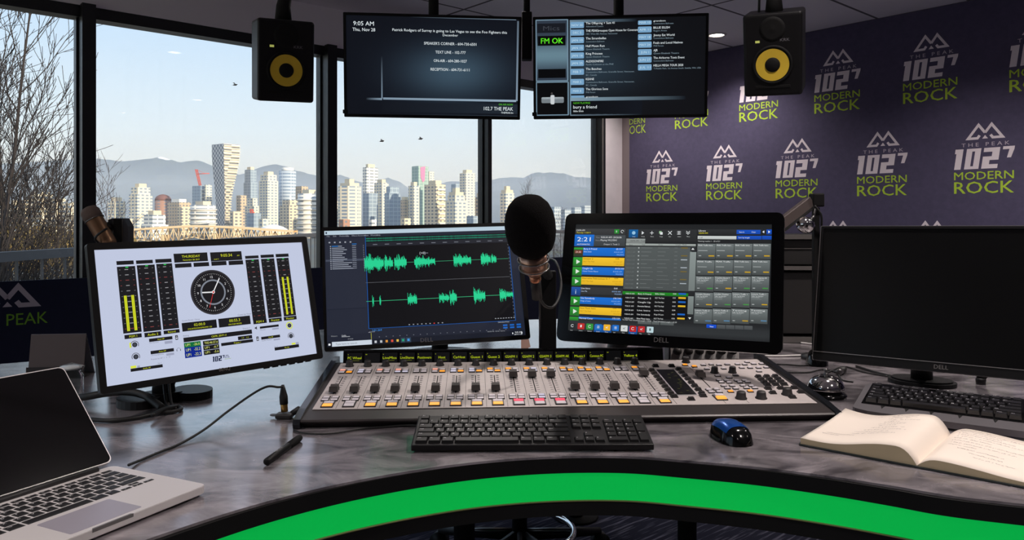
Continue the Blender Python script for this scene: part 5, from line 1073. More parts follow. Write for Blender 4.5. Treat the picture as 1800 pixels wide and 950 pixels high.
# right-hand section, positions read off on the plate itself
S = [mq(118, 245), mq(268, 245), mq(442, 455), mq(282, 455)]
xa_ = (S[0][0] + S[3][0]) / 2; xb_ = (S[1][0] + S[2][0]) / 2; ya_ = S[3][1]; yb_ = S[0][1]
MB().box(xa_ - .002, xb_ + .002, ya_ - .003, yb_ + .003, .0006, .0016).build('screen_rim', B_WH, mixer, MX)
m = MB(); m.box(xa_, xb_, ya_, yb_, .0016, .0022); m.build('status_screen', M_blackgloss, mixer, MX)
c = Canvas(); rnd = random.Random(2); Ws, Hs = xb_ - xa_, yb_ - ya_
for k in range(12): c.text(rnd.choice(('-12', '6', 'ST', '0:04', '24')), Ws * rnd.uniform(.1, .75), Hs * (.06 + .08 * k) * .9, .004, (110, 112, 40), 1)
c.build('status_text', mixer, MX @ Matrix.Translation((xa_, ya_, .0023)) @ Matrix.Rotation(-pi / 2, 4, 'X'), M_screen)
for k in range(8):
    t = k / 7
    button(xa_ - .012, ya_ + .008 + (Hs - .014) * t, .012, .011, B_DK, .006); button(xb_ + .013, ya_ + .006 + (Hs - .006) * t, .012, .011, B_DK, .006)
for x, y in ((262, 470), (403, 493), (503, 465), (105, 215), (240, 215)): p = mq(x, y); button(p[0], p[1], .013, .010, B_DK, .006)
p = mq(360, 180); knob(*p); 
for x, y in ((352, 207), (430, 219)): p = mq(x, y); button(p[0], p[1], .011, .008, B_OR, .004)
p = mq(478, 300); q_ = mq(556, 388); xf = (p[0] + q_[0]) / 2; fader(xf, p[1] - .008, q_[1], p[1] + .004)
for x, y in ((550, 414), (612, 410), (572, 434), (637, 432)): p = mq(x, y); button(p[0], p[1], .0115, .009, B_OFF, .004)
p = mq(655, 488); button(p[0], p[1] + .017, .0205, .0135, B_OFF, .0055, .0022); button(p[0], p[1], .0205, .0145, B_AM, .0055, .0022)
for x, y in ((505, 207), (570, 202), (635, 207), (790, 200), (850, 202), (925, 197), (990, 197), (870, 182), (535, 240), (675, 237), (825, 230), (895, 230), (965, 230), (1030, 227), (970, 260)): p = mq(x, y); button(p[0], p[1], .010, .007, B_OFF, .004)
for x, y in ((705, 202), (625, 297), (720, 312), (775, 292)): p = mq(x, y); button(p[0], p[1], .011, .007, B_WH, .004)
for x, y in ((598, 268), (748, 266)): knob(*mq(x, y), .0085, .016)
for x, y in ((635, 334), (700, 337), (785, 337), (850, 337), (655, 352), (720, 354), (810, 352), (875, 350), (675, 382), (745, 382), (835, 380), (905, 382), (705, 402), (775, 404), (865, 400), (935, 400)): p = mq(x, y); button(p[0], p[1], .0105, .0065, B_OFF, .004)
for x, y in ((733, 430), (897, 427)): p = mq(x, y); button(p[0], p[1], .0105, .008, B_OR, .004)
for r in range(4):
    for k in range(3): p = mq(965 + 70 * k + 25 * r, 306 + 22.3 * r - 2 * k); button(p[0], p[1], .0125, .0105, B_DK, .006)
for x, y in ((1045, 404), (1150, 402), (1262, 399), (1085, 440), (1320, 434), (1250, 477)): p = mq(x, y); button(p[0], p[1], .0125, .0095, B_DK, .006)
for x, y in ((820, 482), (988, 480), (1205, 450)): knob(*mq(x, y), .0105, .016)
def btn_mesh(m, b): _, x, y, w, d, mt, h, rim = b; m.key(x - w / 2 - rim, x + w / 2 + rim, y - d / 2 - rim, y + d / 2 + rim, .0006, .003, .0004, 0); m.key(x - w / 2, x + w / 2, y - d / 2, y + d / 2, .003, h + .001, .0012, 1)
BT.sort(key=lambda b: -b[0])
for b in BT[:100]: m = MB(); btn_mesh(m, b); m.build('button', [B_DK, b[5]], mixer, MX)
mats_ = [B_DK]; m = MB()
for b in BT[100:]:
    if b[5] not in mats_: mats_.append(b[5])
    s_ = MB(); btn_mesh(s_, b); m.add(s_.v, s_.f[:6], 0); 
    for f in s_.f[6:]: m.f.append(tuple(len(m.v) - len(s_.v) + i for i in f)); m.m.append(mats_.index(b[5])); m.s.append(False)
tag(m.build('button', mats_, mixer, MX), kind='stuff')

# headphone amplifier standing behind the console
AF = M0 @ Matrix.Translation((.845, .405, 0))
amp = thing('headphone_amplifier', 'white-fronted headphone amplifier with a row of black knobs behind the mixing console', 'amplifier', AF)
MB().box(0, .19, .004, .12, .001, .094, bev=.004).build('case', M_grey, amp); MB().box(.003, .187, 0, .005, .004, .090, bev=.002).build('front_panel', M_white, amp)
for k in range(6): MB().lathe([(.011, 0), (.011, .004), (.0085, .006), (.008, .016), (0, .0165)], (.021 + .0295 * k, -.0002, .070), (0, -1, 0), 18).build('knob', M_kn, amp)
MB().box(-.045, -.012, 0, .03, .001, .096, bev=.003).build('side_display', mat('pale_display', (150, 150, 168), .3), amp)

# ================================================================== KEYBOARDS
def layout():
    L = []
    def row(v, x, keys, h=1):
        for t in keys:
            t, w = t if isinstance(t, tuple) else (t, 1); L.append((t, x, v, w, h)); x += w
    row(0, 0, ['Esc']); row(0, 2, ['F1', 'F2', 'F3', 'F4']); row(0, 6.5, ['F5', 'F6', 'F7', 'F8']); row(0, 11, ['F9', 'F10', 'F11', 'F12']); row(0, 15.25, ['Prt', 'Scr', 'Pse'])
    row(1.15, 0, list('`1234567890-=') + [('Back', 2)]); row(2.15, 0, [('Tab', 1.5)] + list('QWERTYUIOP[]') + [('\\', 1.5)]); row(3.15, 0, [('Caps', 1.75)] + list("ASDFGHJKL;'") + [('Enter', 2.25)])
    row(4.15, 0, [('Shift', 2.25)] + list('ZXCVBNM,./') + [('Shift', 2.75)]); row(5.15, 0, [('Ctrl', 1.25), ('Fn', 1.25), ('Alt', 1.25), ('', 6.25), ('Alt', 1.25), ('Fn', 1.25), ('Menu', 1.25), ('Ctrl', 1.25)])
    row(1.15, 15.25, ['Ins', 'Hm', 'PU']); row(2.15, 15.25, ['Del', 'End', 'PD']); row(4.15, 16.25, ['^']); row(5.15, 15.25, ['<', 'v', '>'])
    row(1.15, 18.5, ['Num', '/', '*', '-']); row(2.15, 18.5, list('789')); row(3.15, 18.5, list('456')); row(4.15, 18.5, list('123')); row(5.15, 18.5, [('0', 2), '.'])
    L.append(('+', 21.5, 2.15, 1, 2)); L.append(('En', 21.5, 4.15, 1, 2)); return L
def keys_on(root, M, L, pitch, x0, ytop, kh, gap, mt, ink, vis=100, vp=None, leg=True):
    """M: key plane, x along, y to the far side, z up; ytop = y of the far edge of the first row"""
    vp = vp or pitch; n = 0; rest = MB(); restc = None
    order = sorted(L, key=lambda k: -(k[2])); 
    for t, u, v, w, h in order:
        a = x0 + u * pitch + gap; b = x0 + (u + w) * pitch - gap; y1 = ytop - v * vp - gap; y0 = ytop - (v + h) * vp + gap
        m = rest if n >= vis else MB(); m.key(a, b, y0, y1, 0, kh, min(.0016, (b - a) * .12)); n += 1
        if leg and t and n <= vis:
            gv, gf, g0, g1 = glyphs(t); cap = .0042 if len(t) == 1 else .0026; k = cap / CAPH; ox = a + .0035; oy = y1 - .0032 - cap
            base = len(m.v); m.v += [tuple(m.M @ Vector((ox + (p[0] - g0) * k, oy + p[1] * k, kh + .00015))) for p in gv]
            for f in gf: m.f.append(tuple(base + i for i in f)); m.m.append(1); m.s.append(False)
        if n <= vis: m.build('key', [mt, ink], root, M, recalc=False)
    if n > vis: tag(rest.build('key', [mt, ink], root, M, recalc=False), kind='stuff')
M_ink = mat('key_legend', (225, 223, 226), .6); M_key = mat('keycap_black', (19, 18, 19), .45, spec=.3)
KF = yawM((-.179, 1.352, DESK), .8)
kb = thing('keyboard', 'slim black keyboard lying flat in front of the mixing console', 'keyboard', KF)
tl_ = radians(9.5); KP = KF @ Matrix.Translation((0, 0, .009)) @ Matrix.Rotation(tl_, 4, 'X')
MB().box(0, .432, 0, .128, -.0065, .005, bev=.0022).build('body', M_black, kb, KP)
for x in (.02, .372): MB().box(x, x + .04, .112, .124, .0004, .0235, bev=.001).build('flip_foot', M_black, kb, KF)
for x in (.02, .38): MB().box(x, x + .03, .004, .012, .0003, .0045).build('rubber_foot', M_rubber, kb, KF)
keys_on(kb, KP @ Matrix.Translation((0, 0, .005)), layout(), .0187, .0055, .123, .0042, .0009, M_key, M_ink, vp=.0186)

# big keyboard with a wide frame on the right
KR = frame(Vector((.715, 1.606, DESK)), (.83, -.557, 0), (0, 0, 1))
k2 = thing('keyboard', 'large dark keyboard with a glossy grey frame below the switched-off monitor', 'keyboard', KR)
tl2 = radians(6.5); KQ = KR @ Matrix.Translation((0, 0, .012)) @ Matrix.Rotation(tl2, 4, 'X')
fm = mat('keyboard_frame_grey', (118, 114, 118), .26, .35)
m = MB(); m.prism([(.0, .008), (.004, .002), (.03, -.008), (.10, -.012), (.36, -.012), (.43, -.008), (.456, .002), (.46, .008), (.46, .165), (.452, .182), (.43, .19), (.03, .19), (.008, .182), (0, .165)], -.006, .007); m.build('frame', fm, k2, KQ)
MB().box(.012, .448, .035, .182, .0068, .0082, bev=.0006).build('key_bed', M_blackgloss, k2, KQ)
m = MB()
for k, x in enumerate((.05, .095, .14, .19, .25, .31, .355, .40)): m.prism([(x, .034), (x + .008, .034), (x + .004, .016)], .0068, .0078)
m.build('frame_notch', M_matt, k2, KQ)
for x in (.04, .40): MB().cyl((x, .02, .0003), (x, .02, .013), .008).build('rubber_foot', M_rubber, k2, KR); MB().box(x - .012, x + .012, .155, .168, .0003, .025).build('flip_foot', M_black, k2, KR)
keys_on(k2, KQ @ Matrix.Translation((0, 0, .0078)), layout(), .0187, .0175, .166, .008, .0011, mat('keycap_shiny', (38, 37, 40), .2, spec=.8), M_ink, vp=.0196)

# ================================================================== LAPTOP
LW, LD, LH = .314, .210, .0155
LX = Vector((.43, .903, 0)).normalized(); fr_ = on_desk(365, 855, .013)
# x runs from the hidden end to the corner at the front edge, y goes back to the hinge
LF = frame(Vector((fr_.x, fr_.y, DESK)) - LX * LW, LX, (0, 0, 1))
lap = thing('laptop', 'open silver laptop with a dark screen at the corner of the desk', 'laptop', LF)
def rr_xy(x0, y0, x1, y1, r): return rounded(x0, y0, x1, y1, r, 6)
m = MB(); m.prism(rr_xy(0, 0, LW, LD, .012), .0045, LH - .0008); m.prism(rr_xy(.004, .004, LW - .004, LD - .004, .010), .002, .0046); m.prism(rr_xy(.0008, .0008, LW - .0008, LD - .0008, .012), LH - .0008, LH); m.build('base', M_alu, lap)
for x in (.03, LW - .03):
    for y in (.03, LD - .03): MB().cyl((x, y, .0003), (x, y, .003), .007).build('rubber_foot', M_rubber, lap)
MB().prism(rr_xy(LW / 2 - .052, .010, LW / 2 + .052, .079, .003), LH, LH + .0003).build('trackpad', mat('trackpad_grey', (172, 166, 178), .35, .2), lap)
MB().prism([(LW / 2 - .03, -.0004), (LW / 2 + .03, -.0004), (LW / 2 + .028, .003), (LW / 2 - .028, .003)], LH - .004, LH + .0004).build('thumb_notch', mat('notch_grey', (120, 116, 116), .5, .4), lap)
ML = []
def mrow(v, ks, h=1, x=0):
    for t in ks: t, w = t if isinstance(t, tuple) else (t, 1); ML.append((t, x, v, w, h)); x += w
mrow(0, [('esc', 1.04)] + [('F%d' % k, 1.04) for k in range(1, 13)] + [('', 1.0)], .6); mrow(.62, list('`1234567890-=') + [('delete', 1.52)]); mrow(1.62, [('tab', 1.52)] + list('QWERTYUIOP[]\\')); mrow(2.62, [('caps', 1.76)] + list("ASDFGHJKL;'") + [('return', 1.76)]); mrow(3.62, [('shift', 2.26)] + list('ZXCVBNM,./') + [('shift', 2.26)])
mrow(4.62, ['fn', 'ctrl', 'opt', ('cmd', 1.25), ('', 5.02), ('cmd', 1.25), 'opt'], 1); mrow(5.12, ['<', 'v', '>'], .5, 11.52); mrow(4.62, ['^'], .5, 12.52)
MB().box(.0185, LW - .0185, .088, .193, LH - .0002, LH + .0001).build('key_well', M_alu, lap)
keys_on(lap, LF @ Matrix.Translation((0, 0, LH)), ML, .01905, .0193, .193, .0011, .0014, mat('laptop_key', (26, 25, 28), .5), M_ink, vp=.01865)
th = radians(41)
LL = LF @ Matrix.Translation((0, LD - .004, LH + .004)) @ Matrix.Rotation(-th, 4, 'X')      # lid: x along, z up the lid, y to its back
m = MB(); m.prism(rounded(.0, .004, LW, .194, .010, 6), .0005, .0062, axis='y'); m.build('lid', M_alu, lap, LL)
m = MB(); m.prism(rounded(.0022, .0055, LW - .0022, .1918, .009, 6), -.0004, .0006, axis='y'); m.build('screen', mat('laptop_glass', (9, 8, 9), .09, spec=.5), lap, LL)
MB().cyl((.03, LD - .004, LH + .002), (LW - .03, LD - .004, LH + .002), .0048, n=16).build('hinge', M_dark, lap)

# ================================================================== SMALL THINGS ON THE DESK
# blue mouse
def mouse(name, label, M, L, Wd, H, top_mat, body_mat):
    r = thing(name, label, 'computer mouse', M); nx, ny = 14, 20
    def surf(s, x_in, y0, y1, off):
        vs = []; fs = []
        for j in range(ny + 1):
            v = y0 + (y1 - y0) * j / ny; e = sqrt(max(0, 1 - abs(2 * v - 1) ** 2.6)); wv = Wd / 2 * (e * (.9 + .1 * sin(pi * v)) * (1 - .10 * sin(pi * v) ** 4)); hv = H * (.35 + .65 * sin(pi * (.12 + .80 * (1 - v))) ** .8) * min(1, e * 1.3)
            for i in range(nx + 1):
                a = -1 + 2 * i / nx; a *= x_in; zz = hv * sqrt(max(0, 1 - abs(a) ** 2.8)); vs.append((wv * a, L * (v - .5), zz + off + .0012))
        for j in range(ny):
            for i in range(nx): a = j * (nx + 1) + i; fs.append((a, a + 1, a + nx + 2, a + nx + 1))
        return s.add(vs, fs, 0, True)
    b = surf(MB(), 1, 0, 1, 0); n0 = len(b.v); b.prism([(Wd / 2 * .93 * cos(t) * (1 if abs(sin(t)) < .98 else .96), L / 2 * .97 * sin(t)) for t in [2 * pi * k / 28 for k in range(28)]], .0006, H * .2); b.build('body', body_mat, r, recalc=False)
    surf(MB(), .84, .24, .95, .0009).build('top_shell', top_mat, r, recalc=False)
    MB().lathe([(.0075, -.003), (.0075, .003)], (0, L * .27, H * .62), (1, 0, 0), 18).build('scroll_wheel', M_rubber, r)
    return r
mouse('computer_mouse', 'black mouse with a metallic blue top beside the front keyboard', yawM((.412, 1.438, DESK), 12), .108, .068, .034, mat('blue_metal', (22, 82, 168), .25, .6), M_blackgloss)
p = on_desk(1424, 640); mouse('computer_mouse', 'glossy black mouse lying at the left end of the switched-off monitor', yawM((p.x + .02, p.y, DESK), -20), .11, .065, .04, M_blackgloss, M_blackgloss)
# desk bell
p = on_desk(1452, 697)
bell = thing('desk_bell', 'chrome reception bell beside the right end of the mixing console', 'bell', (p.x, p.y, DESK))
MB().lathe([(.046, .0004), (.046, .005), (.042, .009), (.036, .012), (.034, .018)], n=36).build('base', M_blackgloss, bell)
MB().lathe([(.0415, .017), (.042, .020), (.0405, .026), (.036, .036), (.027, .044), (.014, .049), (.0, .050)], n=40).build('dome', M_chrome, bell)
m = MB(); m.lathe([(.005, .0495), (.005, .054), (.0035, .0545), (.0035, .060), (.0055, .0605), (.0055, .064), (0, .0655)], n=18); m.build('striker_button', M_steel, bell)
# notebook
NO = Vector((.674, 1.272, DESK)); nd = Vector((.655, .755, 0)).normalized(); nw = Vector((nd.y, -nd.x, 0)); NF = frame(NO, nw, (0, 0, 1)); NW, ND_ = .193, .252
book = thing('notebook', 'open notebook with handwritten cream pages at the right front of the desk', 'notebook', NF)
m = MB(); m.prism(rounded(-NW - .004, -.004, NW + .004, ND_ + .004, .008), .0006, .0032); m.build('cover', mat('cover_dark', (34, 42, 42), .6), book)
def page_z(u, left):
    t = abs(u) / NW
    hump = (.023 if left else .013) * (1 - (1 - min(1, t / .16)) ** 2.2) if t < .16 else (.023 if left else .013) * (1 - .60 * ((t - .16) / .84) ** 1.1)
    return .0036 + hump + (.004 * sin(pi * t * 2.1) if left else .002 * sin(pi * t * 2))
M_page = mat('cream_paper', (228, 215, 203), .8); M_edge = mat('paper_edge', (196, 178, 146), .85)
for left in (True, False):
    sg = -1 if left else 1; nu, nv = 30, 8; vs = []; fs = []; mi = []
    for j in range(nv + 1):
        for i in range(nu + 1):
            u = NW * i / nu; v = ND_ * j / nv; k = 1 + (.16 * (v / ND_) if left else 0); vs.append((sg * u, v, .0032 + (page_z(u, left) - .0032) * k + (.006 * (i / nu) ** 5 * (v / ND_) ** 3 if left else 0)))
    n0 = len(vs)
    for j in range(nv + 1):
        for i in range(nu + 1): vs.append((sg * NW * i / nu, ND_ * j / nv, .0032))
    for j in range(nv):
        for i in range(nu): a = j * (nu + 1) + i; fs.append((a, a + 1, a + nu + 2, a + nu + 1)); mi.append(0)
    for i in range(nu): fs.append((i, i + 1, n0 + i + 1, n0 + i)); mi.append(1); a = nv * (nu + 1) + i; fs.append((a, a + 1, n0 + a + 1, n0 + a)); mi.append(1)
    for j in range(nv): a = j * (nu + 1) + nu; fs.append((a, a + nu + 1, n0 + a + nu + 1, n0 + a)); mi.append(1)
    m = MB(); m.add(vs, fs, 0, False); m.m = mi; m.s = [k == 0 for k in mi]; pg = m.build('pages', [M_page, M_edge], book)
    # handwriting follows the curve of the page
    rnd = random.Random(4 if left else 8); m = MB()
    def pz(u, v): 
        k = 1 + (.16 * (v / ND_) if left else 0); return .0032 + (page_z(abs(u), left) - .0032) * k + .0005
    lines = [(.235, .150, .035), (.228, .150, .03), (.236, .10, .05), (.222, .095, .045), (.212, .10, .04), (.196, .095, .055), (.180, .10, .03), (.164, .105, .05), (.15, .10, .03), (.132, .11, .06), (.114, .12, .075), (.098, .13, .06), (.084, .13, .075), (.070, .17, .05), (.060, .175, .03)] if left else [(.236, .02, .05), (.224, .022, .11), (.212, .020, .07), (.200, .022, .09), (.186, .022, .12), (.170, .022, .06), (.152, .022, .12), (.134, .024, .10), (.118, .022, .045), (.10, .04, .07), (.08, .06, .05), (.06, .07, .06)]
    for v, u0, L in lines:
        u = u0 if not left else u0; x = 0; prev = None
        while x < L:
            hh = rnd.uniform(.0006, .0042) if rnd.random() > .16 else 0; uu = (-(u0 - x) if left else u0 + x); vv = v + hh - .12 * x * (0 if left else .2)
            if prev and hh and rnd.random() > .04:
                a, b = prev, (uu, vv); d = Vector((b[0] - a[0], b[1] - a[1])); 
                if d.length > 1e-6:
                    n_ = Vector((-d.y, d.x)).normalized() * .00040; m.add([(a[0] + n_.x, a[1] + n_.y, pz(a[0], a[1])), (a[0] - n_.x, a[1] - n_.y, pz(a[0], a[1])), (b[0] - n_.x, b[1] - n_.y, pz(b[0], b[1])), (b[0] + n_.x, b[1] + n_.y, pz(b[0], b[1]))], [(0, 1, 2, 3)])
            prev = (uu, vv); x += rnd.uniform(.0008, .0022)
    m.build('handwriting', mat('pencil_ink', (84, 76, 86), .8), pg, recalc=False)
# marker pen
a = on_desk(468, 820); b = on_desk(537, 769); d = (b - a); d.z = 0; PL = .148; d.normalize(); a.z = b.z = DESK + .0067
pen = thing('marker_pen', 'black marker pen lying on the bare desk left of the keyboard', 'pen', (a.x, a.y, DESK))
MB().lathe([(.0045, 0), (.0062, .002), (.0062, PL * .62), (.0058, PL * .63)], a, d, 18).build('barrel', M_black, pen, O)
MB().lathe([(.0066, PL * .62), (.0066, PL * .94), (.0055, PL * .985), (.003, PL)], a, d, 18).build('cap', M_matt, pen, O)
sd_ = Vector((d.y, -d.x, 0)); c = Canvas(); c.text('Marker'[:0] or '|||', 0, 0, .004, (170, 168, 170), 1); 
m = MB(); 
for k in range(9):
    t = PL * (.24 + .022 * k); o_ = a + d * t + Vector((0, 0, .0064)); m.add([o_ + sd_ * (-.002 + .002 * (k % 2)), o_ + sd_ * (-.0012 + .002 * (k % 2)), o_ + d * .004 + sd_ * (.0016 - .002 * (k % 3 == 0)), o_ + d * .004 + sd_ * (.0008 - .002 * (k % 3 == 0))], [(0, 1, 2, 3)])
m.build('print', mat('pen_print', (176, 174, 176), .7), pen, O, recalc=False)
# headphone plug standing on the desk, its lead curling to the laptop
jk = on_desk(501, 736); plug = thing('headphone_lead', 'thin black lead rising from an upright plug and curving down to the laptop', 'cable', jk)
pt = jk + Vector((-.004, 0, .058))
m = MB(); m.lathe([(.0072, .014), (.0072, .030), (.0068, .031)], jk, (pt - jk), 16); m.build('brass_collar', mat('brass', (190, 150, 84), .3, .9), plug, O)
MB().lathe([(.0085, .030), (.0085, .046), (.005, .062), (.003, .070)], jk, (pt - jk), 16).build('plug_sleeve', M_rubber, plug, O)
pts = [pt + Vector((0, 0, .008)), at(488, 681, 1.575), at(470, 680, 1.565), at(444, 693, 1.55), at(400, 724, 1.51), at(360, 755, 1.46), at(318, 780, 1.40), at(282, 796, 1.35), at(245, 812, 1.30), at(226, 818, 1.265)]
for q in pts: q.z = max(q.z, DESK + .003)
MB().tube(spline(pts, 6), .0024, 7).build('lead', M_rubber, plug, O)
ad = thing('jack_adapter', 'small metal clip and jack adapter lying under the upright plug', 'adapter', jk)
m = MB(); m.box(jk.x - .018, jk.x + .016, jk.y - .012, jk.y + .014, DESK + .0008, DESK + .011, bev=.003); m.build('body', M_dark, ad, O)
m = MB(); e = jk + Vector((-.032, .004, .006)); m.lathe([(.0018, 0), (.003, .004), (.003, .014), (.005, .015), (.005, .02)], e, (1, 0, 0), 12); m.build('jack_tip', M_steel, ad, O)
m = MB(); m.tube([jk + Vector((.012, .005, .008)), jk + Vector((.025, .012, .016)), jk + Vector((.036, .012, .012)), jk + Vector((.038, .006, .006))], [.006, .007, .007, .005], 10); m.build('thumb_screw', M_dark, ad, O)
# keyboard lead under the console's lip
lead = spline([KF @ Vector((.02, .13, .01)), on_desk(720, 748, .004), on_desk(640, 754, .003), on_desk(580, 763, .003), on_desk(535, 762, .003), on_desk(516, 756, .003)], 8)
tag(MB().tube(lead, .0018, 6).build('keyboard_cable', M_rubber), 'thin black keyboard cable along the front edge of the mixing console', 'cable')
# folded sign
sf = frame(on_desk(146, 664), (-.99 * -1, .10, 0), (0, 0, 1)); sw = .138
sign = thing('table_sign', 'blank brown-grey folded table sign standing behind the laptop', 'sign', sf)
m = MB(); sh = .112
m.add([(-sw, 0, .001), (0, 0, .001), (0, .018, sh), (-sw, .018, sh), (-sw, .003, .001), (0, .003, .001), (0, .021, sh - .002), (-sw, .021, sh - .002)], [(0, 1, 2, 3), (5, 4, 7, 6), (0, 3, 7, 4), (1, 5, 6, 2), (2, 6, 7, 3), (0, 4, 5, 1)]); m.build('front_leaf', mat('sign_brown', (78, 68, 68), .7), sign)
m = MB(); m.add([(-sw, .070, .001), (0, .070, .001), (0, .019, sh + .001), (-sw, .019, sh + .001), (-sw, .067, .001), (0, .067, .001), (0, .022, sh - .004), (-sw, .022, sh - .004)], [(0, 1, 2, 3), (5, 4, 7, 6), (0, 3, 7, 4), (1, 5, 6, 2), (2, 6, 7, 3), (0, 4, 5, 1)]); m.build('back_leaf', mat('sign_pale', (150, 150, 158), .7), sign)
MB().box(-sw, 0, -.006, .074, .0002, .0012).box(-sw, 0, -.0078, -.006, .0002, .030).build('foot_strip', mat('sign_dark', (36, 32, 33), .7), sign)
# jar with a swing lid
jr = on_desk(124, 694); jar = thing('glass_jar', 'small clear glass jar with a wire swing lid behind the laptop screen', 'jar', jr)
MB().lathe([(0, .0015), (.024, .0015), (.0275, .005), (.0275, .044), (.022, .053), (.021, .060), (.0225, .061), (.0225, .0585)], n=28).build('glass_body', M_jar, jar)
MB().lathe([(.0235, .0612), (.0240, .066), (.018, .069), (0, .070)], n=24).build('lid', mat('jar_lid', (196, 200, 202), .2), jar)
MB().tube([(.024, 0, .052), (.030, 0, .060), (.034, 0, .068), (.0, .004, .074), (-.025, 0, .066), (-.0245, 0, .052)], .0014, 6).build('wire_clip', M_steel, jar)
# cables at the left monitor's foot
ca = [on_desk(118, 700, .012), at(150, 698, 1.70), at(185, 692, 1.70), at(222, 689, 1.69), at(252, 695, 1.68), at(272, 708, 1.66), at(284, 726, 1.645)]
for q in ca: q.z = max(q.z, DESK + .0088)
tag(MB().tube(spline(ca, 6), .0082, 10).build('thick_cable', M_rubber), 'thick black cable arching past the foot of the left monitor', 'cable')
cb = [on_desk(160, 738, .005), on_desk(195, 740, .005), on_desk(240, 735, .005), on_desk(275, 727, .006), on_desk(303, 724, .006), on_desk(318, 720, .005), on_desk(312, 715, .005), on_desk(290, 719, .012), on_desk(268, 730, .012)]
tag(MB().tube(spline(cb, 6), .0046, 8).build('looped_cable', M_rubber), 'thin black cable looped in front of the left monitor stand', 'cable')
for k, (dx, l) in enumerate(((0, 'black lead dropping from the back of the left monitor to the desk'), (9, 'second thin lead dropping beside the left monitor stand'))):
    P = [at(288 + dx, 676, 1.72), at(290 + dx, 695, 1.70), at(293 + dx, 712, 1.68), on_desk(300 + dx, 719, .0035)]
    tag(MB().tube(spline(P, 5), .0032, 7).build('monitor_cable', M_rubber), l, 'cable')
# coiled cable under the middle monitor
cc_ = on_desk(872, 612) ; cc_ = Vector((cc_.x + .0, 2.30, DESK)); P = []
for k in range(70): a = k / 70 * 2 * pi * 3; P.append((cc_.x + (.105 + .006 * sin(a * 1.3)) * cos(a), cc_.y + (.045 + .006 * cos(a * .7)) * sin(a), DESK + .005 + .006 * (k // 24) + .003 * sin(a * 2)))
tag(MB().tube(P, .0048, 8).build('coiled_cable', M_rubber), 'coil of black cable lying behind the console under the middle monitor', 'cable')
# pink card leaning behind
pc = at(926, 598, 2.42); pc.z = DESK
m = MB(); m.prism([(-.018, 0), (.012, .012), (-.002, .075), (-.018, .085)], -.0008, .0008, axis='y')
tag(m.build('pink_card', mat('pink_paper', (214, 172, 158), .7), None, Matrix.Translation(pc + Vector((0, 0, .0005))) @ Matrix.Rotation(radians(-8), 4, 'X')), 'pale pink card propped upright behind the middle monitor', 'card')

# ================================================================== MICROPHONES AND ARMS
M_foam = mat('foam', (20, 18, 18), .95, bump=1.0, bscale=420, spec=.1)
M_tan = mat('mic_nickel', (176, 138, 118), .3, .8)
mc = at(932, 398, 1.60); lo = at(941, 492, 1.655); ax = (mc - lo).normalized()
mic = thing('studio_microphone', 'broadcast microphone with a large black foam windscreen hanging before the monitors', 'microphone', mc)
MB().lathe([(0, .0685), (.016, .0665), (.031, .0595), (.043, .046), (.050, .029), (.0535, .009), (.0535, -.012), (.0505, -.034), (.044, -.051), (.033, -.0615), (.018, -.0655), (0, -.066)][::-1], mc, ax, 40).build('windscreen', M_foam, mic, O)
MB().lathe([(.0135, -.118), (.019, -.110), (.0275, -.104), (.0295, -.096), (.0295, -.064)], mc, ax, 28).build('mic_body', M_tan, mic, O)
MB().lathe([(.009, -.136), (.0125, -.130), (.0125, -.117)], mc, ax, 20).build('mic_tail', mat('copper_collar', (196, 132, 100), .3, .85), mic, O)
MB().lathe([(.0115, -.176), (.0115, -.136), (.0105, -.134)], mc, ax, 18).build('plug', M_rubber, mic, O)
for k, (rr, hh) in enumerate(((.0335, -.078), (.0325, -.098))):
    t1 = ax.orthogonal().normalized(); t2 = ax.cross(t1); o_ = mc + ax * hh; MB().tube([o_ + (t1 * cos(a) + t2 * sin(a)) * rr for a in [2 * pi * j / 36 for j in range(36)]], .0016, 6, closed=True).build('shock_ring', M_steel, mic, O)
e = mc + ax * -.176
cab = spline([e, at(948, 524, 1.68), at(958, 538, 1.70), at(972, 540, 1.72), at(983, 522, 1.75), at(986, 494, 1.80), at(978, 462, 1.86), at(966, 455, 2.05)], 8); MB().tube(cab, .0032, 8).build('mic_cable', M_rubber, mic, O)
bp_ = Vector((.100, 2.10, DESK)); ba = thing('microphone_arm', 'black upright boom arm on the desk carrying the foam-covered microphone', 'microphone arm', bp_)
MB().box(-.021, .021, -.018, .018, .012, .275, bev=.003).build('post', M_matt, ba); MB().box(-.040, .040, -.035, .035, .0006, .03, bev=.004).build('clamp', M_dark, ba)
MB().box(-.026, -.0212, -.015, .015, .03, .26).build('cable_channel', M_steel, ba)
hp = mc + ax * -.086 + Vector((0, .040, .004)); m = MB(); m.tube([bp_ + Vector((0, 0, .262)), bp_ + Vector((-.01, -.15, .275)), hp + Vector((.006, .07, .004)), hp], [.014, .012, .010, .009], 10); m.build('boom', M_matt, ba, O)
